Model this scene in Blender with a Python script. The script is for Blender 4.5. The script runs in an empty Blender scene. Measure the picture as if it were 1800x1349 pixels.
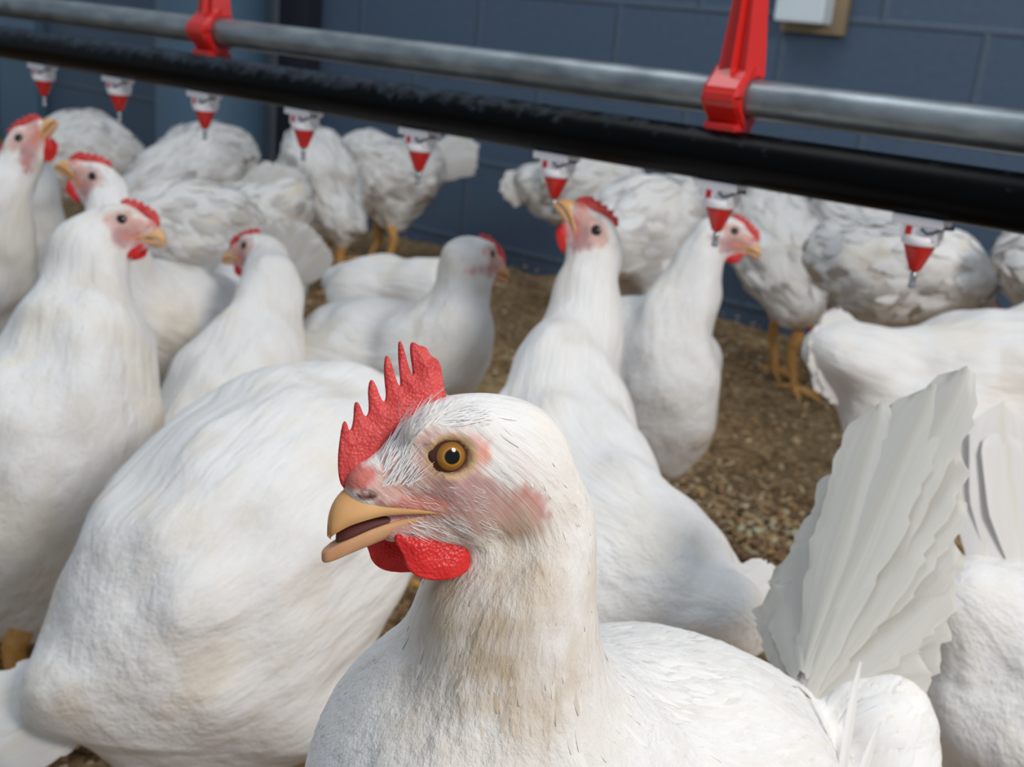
import bpy, bmesh, math, random
import numpy as np
from mathutils import Vector, Matrix

random.seed(7)
RNG = np.random.RandomState(11)
S = bpy.context.scene
COL = S.collection

# ------------------------------------------------------------------ camera
CAM_H, FPX, CX, CY = 0.58, 2000.0, 900.0, 674.5
PITCH, ROLL = math.radians(17.55), math.radians(5.5)
_r = np.array([1.0, 0, 0]); _f = np.array([0, math.cos(PITCH), -math.sin(PITCH)])
_u = np.array([0, math.sin(PITCH), math.cos(PITCH)])
CR = _r * math.cos(ROLL) + _u * math.sin(ROLL)
CU = _u * math.cos(ROLL) - _r * math.sin(ROLL)
CF = _f
CO = np.array([0, 0, CAM_H])

def at(px, py, z):
    """photo point + distance along the lens axis -> place in the barn (metres)"""
    return CO + CR * ((px - CX) / FPX * z) + CU * ((CY - py) / FPX * z) + CF * z

def floor_at(px, py):
    d = CR * ((px - CX) / FPX) + CU * ((CY - py) / FPX) + CF
    return CO + d * (CAM_H / -d[2])

cam_d = bpy.data.cameras.new('camera'); cam = bpy.data.objects.new('camera', cam_d); COL.objects.link(cam)
cam.matrix_world = Matrix(((CR[0], CU[0], -CF[0], CO[0]), (CR[1], CU[1], -CF[1], CO[1]), (CR[2], CU[2], -CF[2], CO[2]), (0, 0, 0, 1)))
cam_d.sensor_width = 36.0; cam_d.lens = FPX / 1800.0 * 36.0
cam_d.clip_start = 0.02
cam_d.dof.use_dof = True; cam_d.dof.focus_distance = 0.325; cam_d.dof.aperture_fstop = 20.0
S.camera = cam

# ------------------------------------------------------------------ light
W = bpy.data.worlds.new('World'); S.world = W; W.use_nodes = True
W.node_tree.nodes['Background'].inputs[0].default_value = (0.72, 0.85, 1.0, 1)
W.node_tree.nodes['Background'].inputs[1].default_value = 0.44

def area(name, loc, target, size, power, color):
    l = bpy.data.lights.new(name, 'AREA'); l.energy = power; l.color = color; l.shape = 'DISK'; l.size = size
    o = bpy.data.objects.new(name, l); COL.objects.link(o); o.location = loc
    o.rotation_euler = (Vector(target) - Vector(loc)).to_track_quat('-Z', 'Y').to_euler()
    return o
area('flash_lamp', (1.12, -0.50, 1.58), (0.05, 0.80, 0.25), 0.6, 29.5, (1.0, 0.955, 0.915))
area('overhead_light', (-0.6, 1.3, 2.6), (-0.2, 1.2, 0), 1.2, 16.0, (0.92, 0.96, 1.0))  # wide cool area light overhead, its source unseen

S.view_settings.view_transform = 'Standard'; S.view_settings.look = 'None'
S.view_settings.gamma = 1.0; S.view_settings.use_curve_mapping = False
S.view_settings.exposure = 0.0
S.cycles.use_denoising = True
S.cycles.max_bounces = 6

# ------------------------------------------------------------------ helpers
def sm(a, b, x):
    t = np.clip((x - a) / (b - a), 0, 1); return t * t * (3 - 2 * t)

def nrm(v):
    v = np.asarray(v, float); return v / (np.linalg.norm(v, axis=-1, keepdims=True) + 1e-12)

class GNoise:
    def __init__(s, freq, seed, n=14):
        r = np.random.RandomState(seed); s.k = nrm(r.randn(n, 3)) * (freq * (0.6 + 0.8 * r.rand(n, 1))) * 6.283
        s.ph = r.rand(n) * 6.283; s.n = n
    def __call__(s, p):
        return np.cos(p @ s.k.T + s.ph).sum(1) / math.sqrt(s.n / 2.0)

def mesh_obj(name, V, F, mat, parent=None, attrs=None, smooth=True, origin=None):
    V = np.asarray(V, float)
    if origin is not None: V = V - np.asarray(origin)
    me = bpy.data.meshes.new(name)
    if isinstance(F, np.ndarray):
        n, k = F.shape
        me.vertices.add(len(V)); me.vertices.foreach_set('co', V.ravel())
        me.loops.add(n * k); me.loops.foreach_set('vertex_index', F.ravel().astype(np.int32))
        me.polygons.add(n); me.polygons.foreach_set('loop_start', np.arange(0, n * k, k, dtype=np.int32))
        me.polygons.foreach_set('loop_total', np.full(n, k, dtype=np.int32))
        me.update(calc_edges=True); me.validate()
    else:
        me.from_pydata([tuple(v) for v in V], [], F); me.update()
    if attrs:
        for an, (ty, arr) in attrs.items():
            a = me.attributes.new(an, ty, 'POINT')
            a.data.foreach_set({'FLOAT': 'value', 'FLOAT_VECTOR': 'vector', 'FLOAT_COLOR': 'color'}[ty], np.asarray(arr, np.float32).ravel())
    if smooth and len(me.polygons): me.polygons.foreach_set('use_smooth', [True] * len(me.polygons))
    if mat: me.materials.append(mat)
    o = bpy.data.objects.new(name, me); COL.objects.link(o)
    if parent is not None: o.parent = parent
    return o

def tag(o, label=None, cat=None, group=None, kind=None):
    if label: o['label'] = label
    if cat: o['category'] = cat
    if group: o['group'] = group
    if kind: o['kind'] = kind
    return o

def empty(name, loc, label, cat, group=None):
    o = bpy.data.objects.new(name, None); COL.objects.link(o); o.location = tuple(loc); o.empty_display_size = 0.05
    return tag(o, label, cat, group)

# ---- implicit surface to mesh
def surface_nets(f, org, h):
    nx, ny, nz = f.shape
    ins = f < 0
    c = np.zeros((nx - 1, ny - 1, nz - 1), np.int8)
    for dx in (0, 1):
        for dy in (0, 1):
            for dz in (0, 1):
                c += ins[dx:nx - 1 + dx, dy:ny - 1 + dy, dz:nz - 1 + dz]
    act = (c > 0) & (c < 8)
    idx = -np.ones(act.shape, np.int64); A = np.argwhere(act); idx[act] = np.arange(len(A))
    acc = np.zeros((len(A), 3)); cnt = np.zeros(len(A))
    corners = [(0, 0, 0), (1, 0, 0), (0, 1, 0), (1, 1, 0), (0, 0, 1), (1, 0, 1), (0, 1, 1), (1, 1, 1)]
    fv = [f[A[:, 0] + a, A[:, 1] + b, A[:, 2] + d] for a, b, d in corners]
    for i in range(8):
        for j in range(i + 1, 8):
            ci, cj = np.array(corners[i]), np.array(corners[j])
            if abs(ci - cj).sum() != 1: continue
            m = (fv[i] < 0) != (fv[j] < 0)
            t = fv[i] / (fv[i] - fv[j] + 1e-12)
            p = ci + (cj - ci) * t[:, None]
            acc[m] += p[m]; cnt[m] += 1
    V = (A + acc / cnt[:, None]) * h + org
    Q = []
    for ax in range(3):
        a, b = (ax + 1) % 3, (ax + 2) % 3
        sl0 = [slice(None)] * 3; sl1 = [slice(None)] * 3
        sl0[ax] = slice(0, -1); sl1[ax] = slice(1, None)
        s0, s1 = ins[tuple(sl0)], ins[tuple(sl1)]
        E = np.argwhere(s0 != s1)
        E = E[(E[:, a] > 0) & (E[:, b] > 0) & (E[:, a] < f.shape[a] - 1) & (E[:, b] < f.shape[b] - 1)]
        fl = s0[tuple(E.T)]
        def cell(da, db):
            q = E.copy(); q[:, a] += da; q[:, b] += db; return idx[tuple(q.T)]
        q = np.stack([cell(-1, -1), cell(0, -1), cell(0, 0), cell(-1, 0)], 1)
        q[~fl] = q[~fl][:, ::-1]
        Q.append(q)
    return V, np.concatenate(Q)

def polygonize(sdf, lo, hi, h, newton=2):
    lo = np.asarray(lo) - 2 * h; n = np.ceil((np.asarray(hi) + 2 * h - lo) / h).astype(int) + 1
    gx, gy, gz = [lo[i] + h * np.arange(n[i]) for i in range(3)]
    out = np.empty(tuple(n), np.float32)
    yz = np.stack(np.meshgrid(gy, gz, indexing='ij'), -1).reshape(-1, 2)
    step = max(1, 200000 // len(yz))
    for i in range(0, n[0], step):
        xs = gx[i:i + step]
        P = np.concatenate([np.repeat(xs, len(yz))[:, None], np.tile(yz, (len(xs), 1))], 1)
        out[i:i + step] = sdf(P).reshape(len(xs), n[1], n[2])
    V, Q = surface_nets(out, lo, h)
    return project(sdf, V, newton, h), Q

def grad(sdf, V, e=8e-4):
    g = np.stack([sdf(V + np.eye(3)[i] * e) - sdf(V - np.eye(3)[i] * e) for i in range(3)], 1) / (2 * e)
    return g

def project(sdf, V, it, h):
    for _ in range(it):
        d = sdf(V); g = grad(sdf, V, max(2e-4, h * 0.1))
        st = d / np.maximum((g * g).sum(1), 0.2)
        V = V - g * np.clip(st, -h, h)[:, None]
    return V

def subdiv(V, Q):
    n = len(V)
    E = np.sort(np.stack([Q, np.roll(Q, -1, 1)], -1).reshape(-1, 2), 1)
    key = E[:, 0].astype(np.int64) * n + E[:, 1]
    u, inv = np.unique(key, return_inverse=True)
    mid = (V[u // n] + V[u % n]) / 2
    cen = V[Q].mean(1)
    ei = inv.reshape(-1, 4) + n
    ci = np.arange(len(Q)) + n + len(u)
    out = np.concatenate([np.stack([Q[:, k], ei[:, k], ci, ei[:, k - 1]], 1) for k in range(4)])
    return np.concatenate([V, mid, cen]), out

def smin(a, b, k):
    h = np.maximum(k - np.abs(a - b), 0) / k
    return np.minimum(a, b) - h * h * k * 0.25

def sd_cone(p, a, b, ra, rb):
    ab = b - a; t = np.clip((p - a) @ ab / max(ab @ ab, 1e-12), 0, 1)
    d = p - a - t[:, None] * ab
    return np.sqrt((d * d).sum(1)) - (ra + (rb - ra) * t)

def sd_ell(p, c, R, r):
    q = (p - c) @ R if R is not None else p - c
    k0 = np.sqrt(((q / r) ** 2).sum(1)); k1 = np.sqrt(((q / (r * r)) ** 2).sum(1)) + 1e-9
    return k0 * (k0 - 1) / k1

def lathe(profile, c, axis=(0, 0, 1), seg=24):
    """profile [(radius, height)] around an axis"""
    ax = nrm(axis); e = np.array([1.0, 0, 0]) if abs(ax[0]) < 0.9 else np.array([0, 1.0, 0])
    u = nrm(np.cross(ax, e)); v = np.cross(ax, u)
    V, F = [], []
    for r, z in profile:
        for k in range(seg):
            t = 2 * math.pi * k / seg
            V.append(np.asarray(c) + ax * z + (u * math.cos(t) + v * math.sin(t)) * r)
    n = len(profile)
    for i in range(n - 1):
        for k in range(seg):
            F.append((i * seg + k, i * seg + (k + 1) % seg, (i + 1) * seg + (k + 1) % seg, (i + 1) * seg + k))
    F.append(tuple(range(seg))[::-1]); F.append(tuple((n - 1) * seg + k for k in range(seg)))
    return V, F

def tube(pts, rad, seg=10):
    pts = np.asarray(pts, float); V, F = [], []
    T = nrm(np.gradient(pts, axis=0)); u = None
    for i, p in enumerate(pts):
        if u is None:
            u = nrm(np.cross(T[i], [0.3, 0.5, 0.81]))
        u = nrm(u - T[i] * (u @ T[i])); v = np.cross(T[i], u)
        for k in range(seg):
            t = 2 * math.pi * k / seg; V.append(p + (u * math.cos(t) + v * math.sin(t)) * rad[i])
    n = len(pts)
    for i in range(n - 1):
        for k in range(seg):
            F.append((i * seg + k, i * seg + (k + 1) % seg, (i + 1) * seg + (k + 1) % seg, (i + 1) * seg + k))
    F.append(tuple(range(seg))[::-1]); F.append(tuple((n - 1) * seg + k for k in range(seg)))
    return V, F

def box(c, ax, ay, az, sx, sy, sz, bev=0.0):
    """a bevelled box with axes ax, ay, az"""
    bm = bmesh.new(); bmesh.ops.create_cube(bm, size=1.0)
    for v in bm.verts: v.co = Vector((v.co.x * sx, v.co.y * sy, v.co.z * sz))
    if bev: bmesh.ops.bevel(bm, geom=list(bm.edges), offset=bev, segments=2, affect='EDGES', profile=0.6)
    c, ax, ay, az = [np.asarray(k, float) for k in (c, ax, ay, az)]
    V = [c + ax * v.co.x + ay * v.co.y + az * v.co.z for v in bm.verts]
    F = [tuple(v.index for v in f.verts) for f in bm.faces]
    bm.free(); return V, F

def merge(*parts):
    V, F = [], []
    for v, f in parts:
        o = len(V); V += list(v); F += [tuple(i + o for i in q) for q in f]
    return V, F

# ------------------------------------------------------------------ materials
def new_mat(name):
    m = bpy.data.materials.new(name); m.use_nodes = True
    nt = m.node_tree; return m, nt, nt.nodes['Principled BSDF']

def simple(name, color, rough=0.5, metal=0.0, noise=0.0, scale=40.0, bump=0.0, spec=0.5):
    m, nt, b = new_mat(name)
    b.inputs['Roughness'].default_value = rough; b.inputs['Metallic'].default_value = metal
    b.inputs['Specular IOR Level'].default_value = spec
    tc = nt.nodes.new('ShaderNodeTexCoord'); nz = nt.nodes.new('ShaderNodeTexNoise'); nz.inputs['Scale'].default_value = scale
    nz.inputs['Detail'].default_value = 4
    nt.links.new(tc.outputs['Object'], nz.inputs['Vector'])
    mp = nt.nodes.new('ShaderNodeMapRange'); mp.inputs[3].default_value = 1 - noise; mp.inputs[4].default_value = 1 + noise
    nt.links.new(nz.outputs['Fac'], mp.inputs[0])
    mx = nt.nodes.new('ShaderNodeVectorMath'); mx.operation = 'SCALE'; mx.inputs[0].default_value = color
    nt.links.new(mp.outputs[0], mx.inputs['Scale']); nt.links.new(mx.outputs[0], b.inputs['Base Color'])
    if bump:
        bp = nt.nodes.new('ShaderNodeBump'); bp.inputs['Strength'].default_value = bump; bp.inputs['Distance'].default_value = 0.002
        nt.links.new(nz.outputs['Fac'], bp.inputs['Height']); nt.links.new(bp.outputs[0], b.inputs['Normal'])
    return m

def plumage(name, fscale, bump, dist, trans=0.0, folds=0.0):
    """feathers and bare skin; colour is painted per point, streaks follow the feather direction"""
    m, nt, b = new_mat(name); L = nt.links
    ca = nt.nodes.new('ShaderNodeAttribute'); ca.attribute_name = 'Col'
    fa = nt.nodes.new('ShaderNodeAttribute'); fa.attribute_name = 'fc'
    sk = nt.nodes.new('ShaderNodeAttribute'); sk.attribute_name = 'skin'
    nz = nt.nodes.new('ShaderNodeTexNoise'); nz.inputs['Scale'].default_value = fscale; nz.inputs['Detail'].default_value = 5
    nz.inputs['Roughness'].default_value = 0.62
    L.new(fa.outputs['Vector'], nz.inputs['Vector'])
    mp = nt.nodes.new('ShaderNodeMapRange'); mp.inputs[1].default_value = 0.3; mp.inputs[2].default_value = 0.7
    mp.inputs[3].default_value = 0.96; mp.inputs[4].default_value = 1.03
    L.new(nz.outputs['Fac'], mp.inputs[0])
    mx = nt.nodes.new('ShaderNodeVectorMath'); mx.operation = 'SCALE'
    n2 = nt.nodes.new('ShaderNodeTexNoise'); n2.inputs['Scale'].default_value = 95; n2.inputs['Detail'].default_value = 4; L.new(fa.outputs['Vector'], n2.inputs['Vector'])
    m2 = nt.nodes.new('ShaderNodeMapRange'); m2.inputs[1].default_value = 0.48; m2.inputs[2].default_value = 0.75; m2.inputs[4].default_value = 0.45
    L.new(n2.outputs['Fac'], m2.inputs[0])
    cm = nt.nodes.new('ShaderNodeMix'); cm.data_type = 'RGBA'; cm.blend_type = 'MULTIPLY'; cm.inputs[7].default_value = (0.92, 0.86, 0.76, 1)
    L.new(m2.outputs[0], cm.inputs[0]); L.new(ca.outputs['Color'], cm.inputs[6])
    L.new(cm.outputs[2], mx.inputs[0]); L.new(mp.outputs[0], mx.inputs['Scale'])
    L.new(mx.outputs[0], b.inputs['Base Color'])
    rr = nt.nodes.new('ShaderNodeMapRange'); rr.inputs[3].default_value = 0.75; rr.inputs[4].default_value = 0.48
    L.new(sk.outputs['Fac'], rr.inputs[0]); L.new(rr.outputs[0], b.inputs['Roughness'])
    b.inputs['Specular IOR Level'].default_value = 0.3
    bp = nt.nodes.new('ShaderNodeBump'); bp.inputs['Strength'].default_value = bump; bp.inputs['Distance'].default_value = dist
    vo = nt.nodes.new('ShaderNodeTexVoronoi'); vo.feature = 'SMOOTH_F1'; vo.inputs['Scale'].default_value = 85; vo.inputs['Smoothness'].default_value = 0.6
    wp = nt.nodes.new('ShaderNodeMix'); wp.data_type = 'RGBA'; wp.blend_type = 'LINEAR_LIGHT'; wp.inputs[0].default_value = 0.006
    L.new(fa.outputs['Vector'], wp.inputs[6]); L.new(n2.outputs['Color'], wp.inputs[7]); L.new(wp.outputs[2], vo.inputs['Vector'])
    h1 = nt.nodes.new('ShaderNodeMath'); h1.operation = 'MULTIPLY_ADD'; h1.inputs[1].default_value = folds
    h2 = nt.nodes.new('ShaderNodeMath'); h2.operation = 'MULTIPLY_ADD'; h2.inputs[1].default_value = -folds * 0.7
    L.new(n2.outputs['Fac'], h1.inputs[0]); L.new(nz.outputs['Fac'], h1.inputs[2])
    L.new(vo.outputs['Distance'], h2.inputs[0]); L.new(h1.outputs[0], h2.inputs[2])
    bs = nt.nodes.new('ShaderNodeMapRange'); bs.inputs[3].default_value = bump; bs.inputs[4].default_value = bump * 0.55
    L.new(sk.outputs['Fac'], bs.inputs[0]); L.new(bs.outputs[0], bp.inputs['Strength'])
    L.new(h2.outputs[0], bp.inputs['Height']); L.new(bp.outputs[0], b.inputs['Normal'])
    if trans:
        out = nt.nodes['Material Output']; t = nt.nodes.new('ShaderNodeBsdfTranslucent'); ms = nt.nodes.new('ShaderNodeMixShader')
        ms.inputs[0].default_value = trans
        L.new(mx.outputs[0], t.inputs['Color']); L.new(b.outputs[0], ms.inputs[1]); L.new(t.outputs[0], ms.inputs[2])
        L.new(ms.outputs[0], out.inputs['Surface'])
    return m

M_BODY = plumage('hen_plumage', 420, 0.6, 0.0020, 0.0, 2.2)
M_CARD = plumage('feather_vane', 500, 0.15, 0.0008)
M_TAIL = plumage('tail_vane', 300, 0.12, 0.0006, 0.20)

def flesh(name, c1, c2, rough, scale, bump):
    m, nt, b = new_mat(name); L = nt.links
    tc = nt.nodes.new('ShaderNodeTexCoord')
    nz = nt.nodes.new('ShaderNodeTexNoise'); nz.inputs['Scale'].default_value = scale; nz.inputs['Detail'].default_value = 6
    vo = nt.nodes.new('ShaderNodeTexVoronoi'); vo.inputs['Scale'].default_value = scale * 6
    L.new(tc.outputs['Object'], nz.inputs['Vector']); L.new(tc.outputs['Object'], vo.inputs['Vector'])
    mx = nt.nodes.new('ShaderNodeMix'); mx.data_type = 'RGBA'; mx.inputs[6].default_value = (*c1, 1); mx.inputs[7].default_value = (*c2, 1)
    mp = nt.nodes.new('ShaderNodeMapRange'); mp.inputs[1].default_value = 0.35; mp.inputs[2].default_value = 0.65
    L.new(nz.outputs['Fac'], mp.inputs[0]); L.new(mp.outputs[0], mx.inputs[0]); L.new(mx.outputs[2], b.inputs['Base Color'])
    b.inputs['Roughness'].default_value = rough; b.inputs['Subsurface Weight'].default_value = 0.25
    b.inputs['Subsurface Radius'].default_value = (1.0, 0.25, 0.15); b.inputs['Subsurface Scale'].default_value = 0.002
    b.inputs['Specular IOR Level'].default_value = 0.35
    ad = nt.nodes.new('ShaderNodeMath'); ad.operation = 'ADD'
    L.new(vo.outputs['Distance'], ad.inputs[0]); L.new(nz.outputs['Fac'], ad.inputs[1])
    bp = nt.nodes.new('ShaderNodeBump'); bp.inputs['Strength'].default_value = bump; bp.inputs['Distance'].default_value = 0.0006
    L.new(ad.outputs[0], bp.inputs['Height']); L.new(bp.outputs[0], b.inputs['Normal'])
    return m
M_COMB = flesh('comb_skin', (0.52, 0.035, 0.035), (0.66, 0.085, 0.075), 0.5, 180, 0.5)
M_WATTLE = flesh('wattle_skin', (0.55, 0.012, 0.012), (0.66, 0.03, 0.028), 0.42, 160, 0.5)
M_BEAK = flesh('beak_horn', (0.60, 0.30, 0.10), (0.72, 0.42, 0.19), 0.32, 60, 0.05)
M_BEAKTIP = flesh('lower_beak_horn', (0.56, 0.29, 0.15), (0.66, 0.38, 0.20), 0.35, 60, 0.05)
M_MOUTH = simple('mouth_lining', (0.09, 0.02, 0.015), 0.5)
M_LEG = flesh('leg_scales', (0.62, 0.30, 0.075), (0.74, 0.42, 0.14), 0.5, 120, 0.6)
M_PUPIL = simple('eye_pupil', (0.004, 0.004, 0.004), 0.04)
M_DARKEYE = simple('eye_dark', (0.022, 0.016, 0.012), 0.06)

def iris_mat():
    m, nt, b = new_mat('eye_iris'); L = nt.links
    a = nt.nodes.new('ShaderNodeAttribute'); a.attribute_name = 'rad'
    r = nt.nodes.new('ShaderNodeValToRGB'); e = r.color_ramp.elements
    e[0].position = 0.0; e[0].color = (0.004, 0.004, 0.004, 1)
    e[1].position = 0.42; e[1].color = (0.004, 0.004, 0.004, 1)
    for p, c in ((0.47, (0.16, 0.07, 0.012)), (0.52, (0.42, 0.22, 0.04)), (0.60, (0.30, 0.13, 0.02)), (0.82, (0.22, 0.095, 0.016)), (0.93, (0.03, 0.012, 0.01)), (1.0, (0.10, 0.03, 0.02))):
        n = e.new(p); n.color = (*c, 1)
    L.new(a.outputs['Fac'], r.inputs[0]); L.new(r.outputs[0], b.inputs['Base Color'])
    b.inputs['Roughness'].default_value = 0.12; b.inputs['Specular IOR Level'].default_value = 0.12; b.inputs['Coat Weight'].default_value = 0.45; b.inputs['Coat Roughness'].default_value = 0.03
    return m
M_IRIS = iris_mat()

M_REDPL = simple('red_plastic', (0.58, 0.016, 0.012), 0.28, 0, 0.06, 30)
M_WHITEPL = simple('white_plastic', (0.90, 0.87, 0.90), 0.35, 0, 0.05, 60)
M_STEEL = simple('steel_pin', (0.42, 0.44, 0.47), 0.3, 0.9)
M_BOX = simple('white_box', (0.72, 0.80, 0.84), 0.4, 0, 0.05, 8)
M_WOOD = simple('board_wood', (0.30, 0.22, 0.13), 0.7, 0, 0.2, 12)
M_BLUE = simple('blue_plastic', (0.095, 0.175, 0.26), 0.45, 0, 0.1, 5)
M_GREYB = simple('grey_board', (0.10, 0.12, 0.145), 0.6, 0, 0.15, 6)
M_DARK = simple('near_black', (0.012, 0.017, 0.026), 0.7, 0, 0.2, 6)

# ------------------------------------------------------------------ setting: floor and block wall
WALL_P = floor_at(1300, 560)
VP = nrm(CR * ((-1919 - CX) / FPX) + CU * ((CY + 230) / FPX) + CF)
DIR = VP.copy(); DIR[2] = 0; DIR = nrm(DIR)              # along the water line and the wall, away to the left
UPV = np.array([0, 0, 1.0]); OUT = np.cross(UPV, DIR)
if OUT @ (CO - WALL_P) < 0: OUT = -OUT                   # from the wall towards the birds

def litter_mat(name, chips=False):
    m, nt, b = new_mat(name); L = nt.links
    tc = nt.nodes.new('ShaderNodeTexCoord')
    v = nt.nodes.new('ShaderNodeTexVoronoi'); v.inputs['Scale'].default_value = 150
    n = nt.nodes.new('ShaderNodeTexNoise'); n.inputs['Scale'].default_value = 12; n.inputs['Detail'].default_value = 8; n.inputs['Roughness'].default_value = 0.7
    L.new(tc.outputs['Object'], v.inputs['Vector']); L.new(tc.outputs['Object'], n.inputs['Vector'])
    r = nt.nodes.new('ShaderNodeValToRGB'); e = r.color_ramp.elements
    e[0].position = 0.25; e[0].color = (0.125, 0.072, 0.034, 1); e[1].position = 0.8; e[1].color = (0.52, 0.36, 0.19, 1)
    q = e.new(0.5); q.color = (0.30, 0.195, 0.095, 1)
    ad = nt.nodes.new('ShaderNodeMix'); ad.data_type = 'FLOAT'; ad.inputs[0].default_value = 0.35
    sx = nt.nodes.new('ShaderNodeSeparateXYZ'); L.new(v.outputs['Color'], sx.inputs[0])
    L.new(n.outputs['Fac'], ad.inputs[2]); L.new(sx.outputs[0], ad.inputs[3]); L.new(ad.outputs[0], r.inputs[0])
    if chips:
        g = nt.nodes.new('ShaderNodeAttribute'); g.attribute_name = 'Col'; L.new(g.outputs['Color'], b.inputs['Base Color'])
    else:
        L.new(r.outputs[0], b.inputs['Base Color'])
        bp = nt.nodes.new('ShaderNodeBump'); bp.inputs['Strength'].default_value = 0.7; bp.inputs['Distance'].default_value = 0.006
        L.new(ad.outputs[0], bp.inputs['Height']); L.new(bp.outputs[0], b.inputs['Normal'])
    b.inputs['Roughness'].default_value = 0.85; b.inputs['Specular IOR Level'].default_value = 0.2
    return m

nx, ny = 170, 140
xs = np.linspace(-5, 4, nx); ys = np.linspace(-1.0, 7.5, ny)
G = np.stack(np.meshgrid(xs, ys, indexing='ij'), -1).reshape(-1, 2)
P3 = np.concatenate([G, np.zeros((len(G), 1))], 1)
P3[:, 2] = 0.006 * GNoise(3.0, 1)(P3) + 0.003 * GNoise(9.0, 2)(P3) - 0.008
keep = (P3 - WALL_P) @ OUT
P3 = P3 - OUT[None] * np.minimum(keep + 0.05, 0)[:, None]
I = np.arange(nx * ny).reshape(nx, ny)
FQ = np.stack([I[:-1, :-1], I[1:, :-1], I[1:, 1:], I[:-1, 1:]], -1).reshape(-1, 4)
tag(mesh_obj('floor', P3, FQ, litter_mat('litter')), kind='structure', label='litter covered barn floor')

# loose wood shavings lying on the litter
n = 34000
az = RNG.rand(n); ctr = np.empty((n, 3))
ctr[:, 1] = 0.15 + 3.0 * az ** 1.5; ctr[:, 0] = (RNG.rand(n) - 0.5) * (0.8 + 1.15 * ctr[:, 1]) + 0.05
ctr[:, 2] = 0.0015 + 0.009 * RNG.rand(n)
PALE_C = floor_at(1270, 940)                              # denser scatter of shavings, coloured paler towards its middle
k_ = 2600; fr = np.stack([PALE_C[0] + 0.10 * RNG.randn(k_), PALE_C[1] + 0.09 * RNG.randn(k_), 0.003 + 0.009 * RNG.rand(k_)], 1); ctr = np.concatenate([ctr, fr])
ctr = ctr[(ctr - WALL_P) @ OUT > 0.03]; n = len(ctr)
th = RNG.rand(n) * 6.283; tl = (RNG.rand(n, 2) - 0.5) * 0.9
a = np.stack([np.cos(th), np.sin(th), tl[:, 0]], 1); b_ = np.stack([-np.sin(th), np.cos(th), tl[:, 1]], 1)
la = (0.003 + 0.006 * RNG.rand(n) ** 2)[:, None]; lb = (0.0015 + 0.0025 * RNG.rand(n))[:, None]
up = np.array([0, 0, 0.0012])
Vc = np.stack([ctr - a * la - b_ * lb, ctr + a * la * 0.9 - b_ * lb * 0.6, ctr + a * la + b_ * lb, ctr - a * la * 0.7 + b_ * lb * 0.9,
               ctr + up - b_ * lb, ctr + up + b_ * lb], 1).reshape(-1, 3)
bi = np.arange(n)[:, None] * 6
Fc = np.concatenate([bi + np.array([[0, 4, 5, 3]]), bi + np.array([[4, 1, 2, 5]])])
pal = np.array([(0.52, 0.36, 0.20), (0.40, 0.25, 0.13), (0.64, 0.48, 0.30), (0.26, 0.15, 0.075), (0.46, 0.27, 0.12), (0.16, 0.09, 0.05)])
cc = pal[RNG.randint(0, 6, n)] * (0.8 + 0.35 * RNG.rand(n, 1))
pale_w = np.exp(-(((ctr - PALE_C)[:, :2] / 0.14) ** 2).sum(1))[:, None]; cc = np.minimum(cc * (1 + 0.7 * pale_w), 0.8)
cc = np.repeat(np.concatenate([cc, np.ones((n, 1))], 1), 6, 0)
tag(mesh_obj('wood_shavings', Vc, Fc, litter_mat('shavings', True), attrs={'Col': ('FLOAT_COLOR', cc)}, smooth=False),
    'tan and brown wood shavings strewn over the barn floor', 'litter', kind='stuff')

def wall_mat():
    m, nt, b = new_mat('painted_block'); L = nt.links
    uv = nt.nodes.new('ShaderNodeAttribute'); uv.attribute_name = 'wuv'
    br = nt.nodes.new('ShaderNodeTexBrick'); br.offset = 0.5; br.inputs['Scale'].default_value = 1.0
    br.inputs['Brick Width'].default_value = 0.405; br.inputs['Row Height'].default_value = 0.205
    br.inputs['Mortar Size'].default_value = 0.009; br.inputs['Mortar Smooth'].default_value = 0.7
    br.inputs['Color1'].default_value = (0.074, 0.116, 0.180, 1); br.inputs['Color2'].default_value = (0.069, 0.109, 0.170, 1)
    br.inputs['Mortar'].default_value = (0.084, 0.120, 0.165, 1)
    L.new(uv.outputs['Vector'], br.inputs['Vector'])
    n = nt.nodes.new('ShaderNodeTexNoise'); n.inputs['Scale'].default_value = 70; n.inputs['Detail'].default_value = 6
    L.new(uv.outputs['Vector'], n.inputs['Vector'])
    mp = nt.nodes.new('ShaderNodeMapRange'); mp.inputs[3].default_value = 0.85; mp.inputs[4].default_value = 1.15
    L.new(n.outputs['Fac'], mp.inputs[0])
    sc = nt.nodes.new('ShaderNodeVectorMath'); sc.operation = 'SCALE'
    L.new(br.outputs['Color'], sc.inputs[0]); L.new(mp.outputs[0], sc.inputs['Scale']); L.new(sc.outputs[0], b.inputs['Base Color'])
    sub = nt.nodes.new('ShaderNodeMath'); sub.operation = 'MULTIPLY_ADD'; sub.inputs[1].default_value = -1.0
    ms = nt.nodes.new('ShaderNodeMath'); ms.operation = 'MULTIPLY'; ms.inputs[1].default_value = 0.25
    L.new(n.outputs['Fac'], ms.inputs[0]); L.new(br.outputs['Fac'], sub.inputs[0]); L.new(ms.outputs[0], sub.inputs[2])
    bp = nt.nodes.new('ShaderNodeBump'); bp.inputs['Strength'].default_value = 0.6; bp.inputs['Distance'].default_value = 0.006
    L.new(sub.outputs[0], bp.inputs['Height']); L.new(bp.outputs[0], b.inputs['Normal'])
    b.inputs['Roughness'].default_value = 0.55
    return m

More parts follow.
